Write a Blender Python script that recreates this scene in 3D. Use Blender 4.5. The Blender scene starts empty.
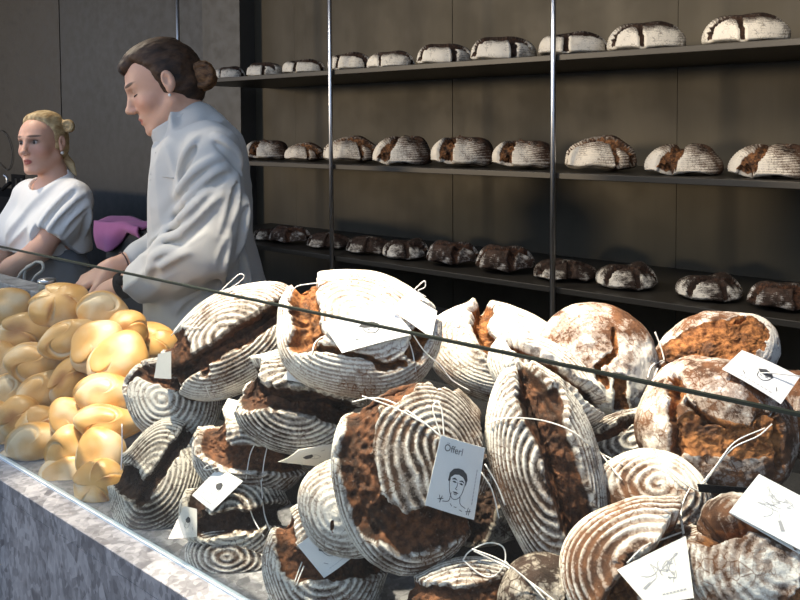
import bpy, bmesh, math, random
import numpy as np
from mathutils import Vector, Matrix
from mathutils.bvhtree import BVHTree

S = bpy.context.scene
COL = S.collection
PI = math.pi

# ------------------------------------------------------------------ camera
FPX, YAW, PITCH, ROLL = 800.0, math.radians(49.9), math.radians(2.5), math.radians(0.31)
CAM = np.array([0.0, 0.0, 1.5])
PPX, PPY = 400.0, 160.7
_f = np.array([-math.cos(YAW) * math.cos(PITCH), math.sin(YAW) * math.cos(PITCH), -math.sin(PITCH)])
_r0 = np.array([math.sin(YAW), math.cos(YAW), 0.0])
_u0 = np.cross(_r0, _f)
RT = _r0 * math.cos(ROLL) - _u0 * math.sin(ROLL)      # picture right
UP = np.cross(RT, _f)                                  # picture up
FW = _f                                                # into the picture
cam_d = bpy.data.cameras.new('camera')
cam = bpy.data.objects.new('camera', cam_d)
COL.objects.link(cam)
cam_d.sensor_fit = 'HORIZONTAL'
cam_d.sensor_width = 36.0
cam_d.lens = 36.0 * FPX / 800.0
cam_d.shift_x = 0.0
cam_d.shift_y = (PPY - 300.0) / 800.0
cam_d.clip_start = 0.02
cam.matrix_world = Matrix(((RT[0], UP[0], -FW[0], CAM[0]), (RT[1], UP[1], -FW[1], CAM[1]),
                           (RT[2], UP[2], -FW[2], CAM[2]), (0, 0, 0, 1)))
S.camera = cam

# ------------------------------------------------------------------ light and exposure
S.view_settings.view_transform = 'Standard'
S.view_settings.look = 'None'
S.view_settings.gamma = 1.0
S.view_settings.exposure = 0.0
S.view_settings.use_curve_mapping = False
wd = bpy.data.worlds.new('street_daylight')
S.world = wd
wd.use_nodes = True
bg = wd.node_tree.nodes['Background']
bg.inputs['Color'].default_value = (0.56, 0.72, 1.0, 1)
bg.inputs['Strength'].default_value = 1.35

def spot(name, loc, aim, watts, deg, blend, rad, col):
    l = bpy.data.lights.new(name, 'SPOT')
    l.energy = watts; l.spot_size = math.radians(deg); l.spot_blend = blend
    l.shadow_soft_size = rad; l.color = col
    o = bpy.data.objects.new(name, l)
    COL.objects.link(o)
    o.location = loc
    o.rotation_euler = (Vector(aim) - Vector(loc)).to_track_quat('-Z', 'Y').to_euler()
    return o
WARM = (1.0, 0.87, 0.68)
sun = bpy.data.lights.new('low_sun', 'SUN'); sun.energy = 1.15; sun.color = (1.0, 0.80, 0.54); sun.angle = math.radians(5)
sun_o = bpy.data.objects.new('low_sun', sun); COL.objects.link(sun_o)
sun_o.rotation_euler = Vector((0.52, 0.85, -0.05)).to_track_quat('-Z', 'Y').to_euler()
spot('ceiling_spotlight', (-1.35, 0.52, 3.0), (-0.98, 1.00, 1.0), 420, 37, 0.25, 0.02, WARM)
spot('ceiling_spotlight', (-0.95, 0.62, 3.0), (-0.5, 1.10, 1.0), 360, 42, 0.3, 0.02, WARM)
spot('ceiling_spotlight', (-1.75, 0.55, 2.9), (-1.62, 0.86, 1.08), 75, 20, 0.4, 0.02, WARM)
spot('added_shelf_fill', (-2.6, 1.2, 2.35), (-1.6, 3.0, 1.35), 60, 110, 1.0, 0.25, WARM)  # unseen fill lamp added to brighten the shelves and their back panels
spot('added_shelf_fill', (-0.7, 1.2, 2.35), (0.0, 3.0, 1.35), 105, 110, 1.0, 0.25, WARM)  # second added fill, for the right end of the shelves
spot('ceiling_spotlight', (-3.4, 0.9, 3.0), (-2.3, 1.40, 1.3), 120, 55, 0.6, 0.05, WARM)

# ------------------------------------------------------------------ helpers: picture <-> place
def ray(px, py):
    d = FW + RT * ((px - PPX) / FPX) - UP * ((py - PPY) / FPX)
    return d
def P(px, py, Y):                  # the point of the place at distance Y from the street line
    d = ray(px, py)
    return CAM + d * (Y / d[1])
def Pd(px, py, depth):             # ... at a depth along the view
    return CAM + ray(px, py) * depth
def depth_at(px, py, Y):
    return Y / ray(px, py)[1]

# ------------------------------------------------------------------ helpers: objects
MW = {}                            # world matrices, by object name
def link(name, me, mat=None, parent=None, M=None, smooth=True):
    o = bpy.data.objects.new(name, me)
    COL.objects.link(o)
    if mat is not None and me is not None:
        me.materials.clear(); me.materials.append(mat)
    if smooth and me is not None and len(me.polygons):
        me.polygons.foreach_set('use_smooth', np.ones(len(me.polygons), dtype=bool))
    M = Matrix(M) if M is not None else Matrix.Identity(4)
    if parent is not None:
        o.parent = parent
        o.matrix_basis = MW[parent.name].inverted() @ M
    else:
        o.matrix_basis = M
    MW[o.name] = M
    return o
def mesh(name, v, f):
    me = bpy.data.meshes.new(name)
    me.from_pydata([tuple(map(float, p)) for p in v], [], [tuple(map(int, q)) for q in f])
    me.update()
    return me
def empty(name, loc=(0, 0, 0)):
    o = bpy.data.objects.new(name, None)
    COL.objects.link(o)
    o.location = loc
    o.empty_display_size = 0.05
    MW[o.name] = Matrix.Translation(Vector(loc))
    return o
def tag(o, label, cat, group=None):
    o['label'] = label; o['category'] = cat
    if group: o['group'] = group
    return o
def structure(o):
    o['kind'] = 'structure'; return o
def box_geo(lo, hi, bevel=0.0, seg=2):
    bm = bmesh.new()
    bmesh.ops.create_cube(bm, size=1.0)
    lo, hi = Vector(lo), Vector(hi)
    for v in bm.verts:
        v.co = Vector([lo[i] + (v.co[i] + 0.5) * (hi[i] - lo[i]) for i in range(3)])
    if bevel > 0:
        bmesh.ops.bevel(bm, geom=bm.edges[:], offset=bevel, segments=seg, affect='EDGES', profile=0.5)
    me = bpy.data.meshes.new('box'); bm.to_mesh(me); bm.free()
    return me
def box(name, lo, hi, mat, parent=None, bevel=0.0):
    return link(name, box_geo(lo, hi, bevel), mat, parent, smooth=False)
def smooth_path(pts, n=8):
    p = np.asarray(pts, float)
    if len(p) < 3: 
        t = np.linspace(0, 1, n)[:, None]; return p[0] * (1 - t) + p[-1] * t
    q = np.vstack([(2 * p[0] - p[1])[None], p, (2 * p[-1] - p[-2])[None]])
    out = []
    for i in range(1, len(q) - 2):
        for t in np.linspace(0, 1, n, endpoint=False):
            a, b, c, d = q[i - 1], q[i], q[i + 1], q[i + 2]
            out.append(0.5 * (2 * b + (c - a) * t + (2 * a - 5 * b + 4 * c - d) * t * t + (3 * b - a - 3 * c + d) * t ** 3))
    out.append(p[-1])
    return np.array(out)
def tube_geo(pts, r, k=6, smooth=8):
    p = smooth_path(pts, smooth) if smooth else np.asarray(pts, float)
    n = len(p)
    rr = np.full(n, r) if np.isscalar(r) else np.interp(np.linspace(0, 1, n), np.linspace(0, 1, len(r)), r)
    tn = np.gradient(p, axis=0); tn /= np.linalg.norm(tn, axis=1)[:, None] + 1e-12
    ref = np.array([0.31, 0.22, 0.92])
    V, F = [], []
    nrm = np.cross(tn[0], ref); nrm /= np.linalg.norm(nrm)
    for i in range(n):
        nrm = nrm - tn[i] * np.dot(nrm, tn[i]); nrm /= np.linalg.norm(nrm) + 1e-12
        bn = np.cross(tn[i], nrm)
        for j in range(k):
            a = 2 * PI * j / k
            V.append(p[i] + rr[i] * (nrm * math.cos(a) + bn * math.sin(a)))
    for i in range(n - 1):
        for j in range(k):
            F.append((i * k + j, i * k + (j + 1) % k, (i + 1) * k + (j + 1) % k, (i + 1) * k + j))
    F.append(tuple(range(k))[::-1]); F.append(tuple((n - 1) * k + j for j in range(k)))
    return V, F
def tubes(name, paths, r, mat, parent=None, k=6, smooth=8):
    V, F = [], []
    for pth in paths:
        v, f = tube_geo(pth, r, k, smooth)
        b = len(V); V += list(v); F += [tuple(i + b for i in q) for q in f]
    return link(name, mesh(name, V, F), mat, parent)
def ellipsoid(name, c, rad, mat, parent=None, M3=None, u=20, v=12):
    bm = bmesh.new()
    bmesh.ops.create_uvsphere(bm, u_segments=u, v_segments=v, radius=1.0)
    A = np.asarray(M3 if M3 is not None else np.eye(3))
    for w in bm.verts:
        w.co = Vector(np.asarray(c) + A @ (np.array(w.co) * np.asarray(rad)))
    me = bpy.data.meshes.new(name); bm.to_mesh(me); bm.free()
    return link(name, me, mat, parent)

# ------------------------------------------------------------------ helpers: noise
_T = np.random.RandomState(7).rand(32, 32, 32).astype(np.float32)
def vnoise(p):
    p = np.asarray(p, np.float64); i = np.floor(p).astype(int); t = p - i; t = t * t * (3 - 2 * t)
    i &= 31; j = (i + 1) & 31
    g = lambda a, b, c: _T[a[..., 0], b[..., 1], c[..., 2]]
    x, y, z = t[..., 0], t[..., 1], t[..., 2]
    c00 = g(i, i, i) * (1 - x) + g(j, i, i) * x; c10 = g(i, j, i) * (1 - x) + g(j, j, i) * x
    c01 = g(i, i, j) * (1 - x) + g(j, i, j) * x; c11 = g(i, j, j) * (1 - x) + g(j, j, j) * x
    return (c00 * (1 - y) + c10 * y) * (1 - z) + (c01 * (1 - y) + c11 * y) * z
def fbm(p, oct=3, gain=0.5):
    s = 0; a = 1; n = 0
    for k in range(oct):
        s = s + a * vnoise(p * (2.03 ** k) + 11.3 * k); n += a; a *= gain
    return s / n
def sstep(a, b, x):
    t = np.clip((x - a) / (b - a), 0, 1); return t * t * (3 - 2 * t)

# ------------------------------------------------------------------ helpers: materials
class NT:
    def __init__(s, name):
        s.m = bpy.data.materials.new(name); s.m.use_nodes = True
        s.t = s.m.node_tree; s.n = s.t.nodes; s.b = s.n['Principled BSDF']; s.out = s.n['Material Output']
    def new(s, typ, **kw):
        o = s.n.new(typ)
        for k, v in kw.items(): setattr(o, k, v)
        return o
    def link(s, a, b): s.t.links.new(a, b)
    def val(s, sock, x):
        if hasattr(x, 'is_linked') or isinstance(x, bpy.types.NodeSocket): s.link(x, sock)
        elif isinstance(x, (tuple, list)): sock.default_value = (*x, 1.0) if len(x) == 3 and len(sock.default_value) == 4 else x
        else: sock.default_value = x
    def mix(s, f, a, b):
        o = s.new('ShaderNodeMix', data_type='RGBA')
        s.val(o.inputs[0], f); s.val(o.inputs[6], a); s.val(o.inputs[7], b); return o.outputs[2]
    def math(s, op, a, b=0.0, c=None, clamp=False):
        o = s.new('ShaderNodeMath', operation=op); o.use_clamp = clamp
        s.val(o.inputs[0], a); s.val(o.inputs[1], b)
        if c is not None: s.val(o.inputs[2], c)
        return o.outputs[0]
    def vmath(s, op, a, b):
        o = s.new('ShaderNodeVectorMath', operation=op); s.val(o.inputs[0], a); s.val(o.inputs[1], b); return o
    def rng(s, x, a, b, c=0.0, d=1.0, smooth=True):
        o = s.new('ShaderNodeMapRange'); o.interpolation_type = 'SMOOTHSTEP' if smooth else 'LINEAR'
        for i, v in enumerate((x, a, b, c, d)): s.val(o.inputs[i], v)
        return o.outputs[0]
    def coord(s, which='Object', scale=None):
        o = s.new('ShaderNodeTexCoord').outputs[which]
        if scale is not None:
            m = s.new('ShaderNodeMapping'); s.link(o, m.inputs[0]); m.inputs['Scale'].default_value = scale; o = m.outputs[0]
        return o
    def noise(s, vec, scale, detail=4.0, rough=0.55):
        o = s.new('ShaderNodeTexNoise'); s.link(vec, o.inputs['Vector'])
        o.inputs['Scale'].default_value = scale; o.inputs['Detail'].default_value = detail; o.inputs['Roughness'].default_value = rough
        return o.outputs[0]
    def voro(s, vec, scale, feature='F1', out='Distance', rand=1.0):
        o = s.new('ShaderNodeTexVoronoi', feature=feature); s.link(vec, o.inputs['Vector'])
        o.inputs['Scale'].default_value = scale; o.inputs['Randomness'].default_value = rand
        return o.outputs[out]
    def attr(s, name, out='Fac'):
        o = s.new('ShaderNodeAttribute'); o.attribute_name = name; return o.outputs[out]
    def bump(s, h, strength=0.3, dist=0.002):
        o = s.new('ShaderNodeBump'); o.inputs['Strength'].default_value = strength; o.inputs['Distance'].default_value = dist
        s.link(h, o.inputs['Height']); s.link(o.outputs[0], s.b.inputs['Normal'])
    def base(s, c, rough=0.6, metal=0.0, spec=0.5):
        s.val(s.b.inputs['Base Color'], c); s.val(s.b.inputs['Roughness'], rough)
        s.val(s.b.inputs['Metallic'], metal); s.val(s.b.inputs['Specular IOR Level'], spec); return s
def plain(name, c, rough=0.6, metal=0.0, spec=0.5, nscale=None, namp=0.25, bump=0.0):
    m = NT(name)
    if nscale:
        n = m.noise(m.coord(), nscale)
        col = m.mix(n, tuple(x * (1 - namp) for x in c), tuple(min(1, x * (1 + namp)) for x in c))
        m.base(col, rough, metal, spec)
        if bump: m.bump(n, bump)
    else: m.base(c, rough, metal, spec)
    return m.m

def bread_mat(name, flour, crust, crumb_a, crumb_b, burnt=(0.02, 0.012, 0.008)):
    m = NT(name); co = m.coord()
    n1 = m.noise(co, 26, 5, 0.6); n2 = m.noise(co, 95, 5, 0.65); n3 = m.noise(co, 300, 4, 0.65)
    fl = m.attr('flour'); cr = m.attr('crumb')
    wob = m.vmath('ADD', co, m.vmath('SCALE', m.coord(), (0, 0, 0)).outputs[0]).outputs[0]
    ck = m.voro(co, 85, 'DISTANCE_TO_EDGE', 'Distance'); ck2 = m.voro(co, 210, 'DISTANCE_TO_EDGE', 'Distance')
    f2 = m.math('ADD', fl, m.math('MULTIPLY', m.math('SUBTRACT', n2, 0.5), 1.0))
    f2 = m.math('ADD', f2, m.math('MULTIPLY', m.math('SUBTRACT', n3, 0.5), 0.9))
    f2 = m.math('SUBTRACT', f2, m.math('MULTIPLY', m.rng(ck, 0.0, 0.09, 1.0, 0.0), m.math('MULTIPLY', m.rng(n1, 0.42, 0.62), 0.42)))
    f2 = m.math('SUBTRACT', f2, m.math('MULTIPLY', m.rng(ck2, 0.0, 0.10, 1.0, 0.0), m.math('MULTIPLY', m.rng(n2, 0.45, 0.6), 0.28)))
    crustc = m.mix(m.rng(n1, 0.35, 0.7), burnt, crust)
    dusty = tuple(0.30 * f + 0.55 * c for f, c in zip(flour, crust))
    outer = m.mix(m.rng(f2, 0.06, 0.42), crustc, dusty)
    outer = m.mix(m.rng(f2, 0.42, 0.92), outer, flour)
    inner = m.mix(m.rng(n2, 0.32, 0.68), crumb_a, crumb_b)
    inner = m.mix(m.math('MULTIPLY', m.rng(n1, 0.45, 0.64), 0.85), inner, burnt)
    c2 = m.rng(m.math('ADD', cr, m.math('MULTIPLY', m.math('SUBTRACT', n2, 0.5), 0.35)), 0.4, 0.6)
    dust = m.math('MULTIPLY', m.rng(n3, 0.60, 0.74), m.math('MULTIPLY', m.rng(n1, 0.40, 0.55), 0.22))
    inner = m.mix(dust, inner, flour)
    m.base(m.mix(c2, outer, inner), 0.82, 0, 0.25)
    h = m.math('ADD', m.math('MULTIPLY', n2, 0.6), m.math('MULTIPLY', n3, 0.5))
    m.bump(h, 0.65, 0.004)
    return m.m
FLOUR = (0.74, 0.70, 0.63)
BR = {
 'dark':   bread_mat('rye_crust_dark', FLOUR, (0.085, 0.05, 0.035), (0.030, 0.014, 0.009), (0.115, 0.050, 0.025)),
 'brown':  bread_mat('rye_crust_brown', FLOUR, (0.13, 0.07, 0.042), (0.045, 0.020, 0.011), (0.175, 0.072, 0.032)),
 'orange': bread_mat('rye_crust_orange', FLOUR, (0.19, 0.085, 0.04), (0.10, 0.036, 0.013), (0.36, 0.15, 0.05), (0.05, 0.025, 0.015)),
 'burnt':  bread_mat('rye_crust_burnt', (0.72, 0.66, 0.56), (0.05, 0.03, 0.022), (0.02, 0.012, 0.009), (0.06, 0.03, 0.018)),
 'shelf':  bread_mat('rye_crust_shelf', (0.74, 0.66, 0.54), (0.10, 0.05, 0.028), (0.03, 0.016, 0.01), (0.30, 0.13, 0.05)),
}
def roll_mat():
    m = NT('wheat_roll_crust'); co = m.coord()
    n1 = m.noise(co, 26, 3, 0.5); n2 = m.noise(co, 120, 3, 0.6)
    bk = m.math('ADD', m.attr('bake'), m.math('MULTIPLY', m.math('SUBTRACT', n1, 0.5), 0.7))
    c = m.mix(m.rng(bk, 0.05, 0.5), (0.76, 0.58, 0.36), (0.68, 0.38, 0.12))
    c = m.mix(m.rng(bk, 0.5, 0.95), c, (0.40, 0.16, 0.035))
    m.base(c, 0.38, 0, 0.45); m.bump(n2, 0.12, 0.002)
    return m.m
ROLL_M = roll_mat()
# ------------------------------------------------------------------ the shop's shell
def concrete(name, ca, cb, rough=0.5, metal=0.0):
    m = NT(name); co = m.coord('Object')
    n = m.noise(co, 1.6, 6, 0.6); n2 = m.noise(co, 14, 5, 0.6)
    c = m.mix(m.rng(m.math('ADD', m.math('MULTIPLY', n, 0.75), m.math('MULTIPLY', n2, 0.25)), 0.3, 0.7), ca, cb)
    m.base(c, m.rng(n2, 0.3, 0.7, rough - 0.08, rough + 0.1), metal, 0.5); m.bump(n2, 0.06, 0.003)
    return m.m
def bronze(name, ca, cb):
    m = NT(name); co = m.coord('Object', (3.0, 1.0, 0.35)); c2 = m.coord('Object')
    n = m.noise(co, 1.2, 5, 0.6); n2 = m.noise(c2, 5, 4, 0.6)
    c = m.mix(m.rng(m.math('ADD', m.math('MULTIPLY', n, .7), m.math('MULTIPLY', n2, .3)), 0.3, 0.7), ca, cb)
    m.base(c, m.rng(n2, 0.3, 0.7, 0.5, 0.62), 0.25, 0.3)
    return m.m
M_WALLW = concrete('warm_grey_plaster', (0.030, 0.026, 0.022), (0.044, 0.038, 0.032))
M_WALLC = concrete('cool_grey_plaster', (0.027, 0.028, 0.029), (0.039, 0.040, 0.041))
M_WALLL = concrete('light_grey_plaster', (0.054, 0.049, 0.041), (0.075, 0.068, 0.057))
M_BRONZE = bronze('bronzed_steel', (0.052, 0.043, 0.029), (0.086, 0.072, 0.049))
M_SHELF = plain('dark_bronzed_steel', (0.042, 0.037, 0.030), 0.45, 0.4, 0.5, 8, 0.15)
M_STEEL = plain('brushed_steel', (0.55, 0.56, 0.58), 0.3, 1.0)
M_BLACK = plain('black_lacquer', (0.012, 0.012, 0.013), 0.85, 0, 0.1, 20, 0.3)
M_FLOOR = concrete('dark_screed', (0.10, 0.095, 0.09), (0.15, 0.14, 0.13))
M_CEIL = plain('off_white_ceiling', (0.45, 0.43, 0.40), 0.8, 0, 0.3, 3, 0.1)
M_PAVE = concrete('street_paving', (0.26, 0.19, 0.13), (0.40, 0.30, 0.21), 0.8)
YS, YB = 2.60, 3.27           # shelf front, back wall
XE = float(P(240, 60, 3.14)[0])
XL, XR, ZC = -10.5, 2.2, 3.2
structure(box('floor', (XL - .1, 0.66, -0.08), (XR + .1, YB + .15, 0.0), M_FLOOR))
structure(box('ceiling', (XL - .1, 0.55, ZC), (XR + .1, YB + .15, ZC + .12), M_CEIL))
structure(box('wall_left', (XL - .1, 0.55, 0.0), (XL, YB + .15, ZC), M_WALLW))
structure(box('wall_right', (XR, 0.55, 0.0), (XR + .1, YB + .15, ZC), M_WALLW))
structure(box('wall_back', (XE - .2, YB, 0.0), (XR, YB + .12, ZC), M_WALLC))
X60 = float(P(60, 60, 3.14)[0])
X180 = float(P(180, 60, 3.14)[0])
wl = structure(box('wall_back_warm', (XL, 3.14, 0.0), (X60 - .003, YB + .12, ZC), M_WALLW)); wl.name = 'wall_far_left'
wl = structure(box('wall_back_cool', (X60 + .003, 3.145, 0.0), (X180 + .25, YB + .12, ZC), M_WALLC)); wl.name = 'wall_centre'
wl = structure(box('wall_back_light', (X180 + .25, 3.14, 0.0), (XE, YB + .12, ZC), M_WALLL)); wl.name = 'wall_pier'
structure(box('pavement_ground', (-19, -9, -0.1), (6, 0.66, -0.02), M_PAVE)).name = 'floor_street'
structure(box('wall_added_shade', (-18, -3.2, 0.0), (5, -3.0, 1.27), M_PAVE, None, 0.01))  # unseen low wall, added to keep the low sun off the counter front
# bronzed steel panels behind the shelves, one per bay
seams = [float(P(x, 160, YB - .012)[0]) for x in (296, 453, 677)]
step = seams[2] - seams[1]
edges = [XE] + seams + [seams[2] + step, seams[2] + 2 * step]
for i in range(len(edges) - 1):
    structure(box('trim_%d' % (i + 1), (edges[i] + .0015, YB - .014 - .002 * (i % 2), 0.0), (edges[i + 1] - .0015, YB, ZC), M_BRONZE))

# ------------------------------------------------------------------ shelves on steel rods
def zat(px, py, Y): return float(P(px, py, Y)[2])
shelf_z = [zat(600, 51.5, YS), zat(600, 174.5, YS), zat(600, 293.5, YS)]   # upper front edges
x_l = float(P(177, 78, YS)[0]); x_r = 1.9
SH = tag(empty('bread_shelf', (x_l, YS, 0)), 'dark bronzed steel shelving of three long boards hung on thin steel rods', 'shelf')
for z in shelf_z:
    box('shelf_board', (x_l, YS, z - .022), (x_r, YB - .016, z), M_SHELF, SH, 0.002)
rods = [float(P(x, 150, YS - .012)[0]) for x in (180, 331, 553)]
dx = rods[2] - rods[1]
for x in rods + [rods[2] + dx, rods[2] + 2 * dx]:
    tubes('support_rod', [[(x, YS - .012, 0.0), (x, YS - .012, ZC)]], 0.010, M_STEEL, SH, 12, 2)

# ------------------------------------------------------------------ counter, glass and risers
ZT = 0.845
YF, YG = 0.637, 0.681
def marble(name):
    m = NT(name); co = m.coord('Object')
    n = m.noise(co, 5, 5, 0.6)
    wv = m.vmath('ADD', co, m.vmath('SCALE', co, (0, 0, 0)).outputs[0]).outputs[0]
    v1 = m.voro(m.coord('Object', (1.0, 1.0, 0.55)), 40, 'F1', 'Color')
    sep = m.new('ShaderNodeSeparateColor'); m.link(v1, sep.inputs[0])
    v2 = m.voro(m.coord('Object', (1.0, 1.0, 0.6)), 120, 'F1', 'Color')
    sep2 = m.new('ShaderNodeSeparateColor'); m.link(v2, sep2.inputs[0])
    n2 = m.noise(co, 40, 5, 0.65)
    t = m.math('ADD', m.math('MULTIPLY', sep.outputs[0], 0.35), m.math('MULTIPLY', sep2.outputs[1], 0.35))
    t = m.math('ADD', t, m.math('MULTIPLY', n2, 0.45))
    c = m.mix(m.rng(t, 0.25, 0.9), (0.13, 0.13, 0.14), (0.35, 0.35, 0.365))
    dk = m.math('MULTIPLY', m.rng(sep.outputs[2], 0.86, 0.9), m.rng(m.noise(co, 12, 4), 0.42, 0.55))
    c = m.mix(m.math('MULTIPLY', dk, 0.75), c, (0.07, 0.07, 0.08))
    m.base(c, 0.42, 0, 0.5); m.bump(n2, 0.05, 0.002)
    return m.m
M_MARBLE = marble('grey_breccia_marble')
M_LEDGE = marble('grey_marble_ledge')
CT = tag(empty('display_counter', (-1.2, YF, 0)), 'long grey speckled marble counter under the piles of bread', 'counter')
XCL, XCR = -4.2, 1.2
box('front_slab', (XCL, YF, 0.0), (XCR, YF + .03, ZT - .0301), M_MARBLE, CT, 0.0)
box('top_slab', (XCL, YF, ZT - .03), (XCR, 1.10, ZT), M_MARBLE, CT, 0.0012)
box('base_cabinet', (XCL + .02, YF + .031, 0.0), (XCR - .02, 1.04, ZT - .031), M_BLACK, CT)
box('back_slab', (-1.42, 1.1005, ZT - .03), (XCR, 1.72, ZT), M_MARBLE, CT, 0.003)
box('back_cabinet', (-1.40, 1.101, 0.0), (XCR - .02, 1.70, ZT - .031), M_BLACK, CT)
zl = zat(60, 290, 1.075)
XLE = float(P(58, 291, 1.05)[0])
box('back_ledge', (XCL, 1.03, ZT + .0005), (XLE, 1.0745, zl - .02), M_MARBLE, CT, 0.002)
box('ledge_cap', (XCL, 1.02, zl - .0195), (XLE + .01, 1.085, zl), M_LEDGE, CT, 0.003)

g = NT('clear_glass'); g.n.remove(g.b)
tr = g.new('ShaderNodeBsdfTransparent'); tr.inputs[0].default_value = (0.965, 0.985, 0.975, 1)
gl = g.new('ShaderNodeBsdfGlossy'); gl.inputs['Roughness'].default_value = 0.0
fr = g.new('ShaderNodeLayerWeight'); fr.inputs[0].default_value = 0.5
f5 = g.math('ADD', g.math('MULTIPLY', g.math('POWER', fr.outputs['Facing'], 5.0), 0.90), 0.035)
mx = g.new('ShaderNodeMixShader'); g.link(f5, mx.inputs[0]); g.link(tr.outputs[0], mx.inputs[1]); g.link(gl.outputs[0], mx.inputs[2])
g.link(mx.outputs[0], g.out.inputs[0]); M_GLASS = g.m
M_GEDGE = plain('dark_green_glass_edge', (0.012, 0.018, 0.014), 0.5, 0, 0.3)
M_CHAN = plain('pale_silicone_joint', (0.60, 0.68, 0.74), 0.3, 0, 0.5)
zg = zat(150, 248 + .2025 * 150 - .8, YG)
GS = tag(empty('glass_screen', (-1.2, YG, ZT)), 'clear upright glass screen along the street edge of the counter', 'glass screen')
box('pane', (XCL, YG, ZT + .004), (XCR, YG + .0045, zg - .0032), M_GLASS, GS)
box('polished_edge', (XCL, YG, zg - .003), (XCR, YG + .0045, zg), M_GEDGE, GS)
box('bottom_joint', (XCL, YG - .002, ZT), (XCR, YG + .006, ZT + .0038), M_CHAN, GS)
print('glass top z', zg, 'shelf z', shelf_z)
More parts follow.
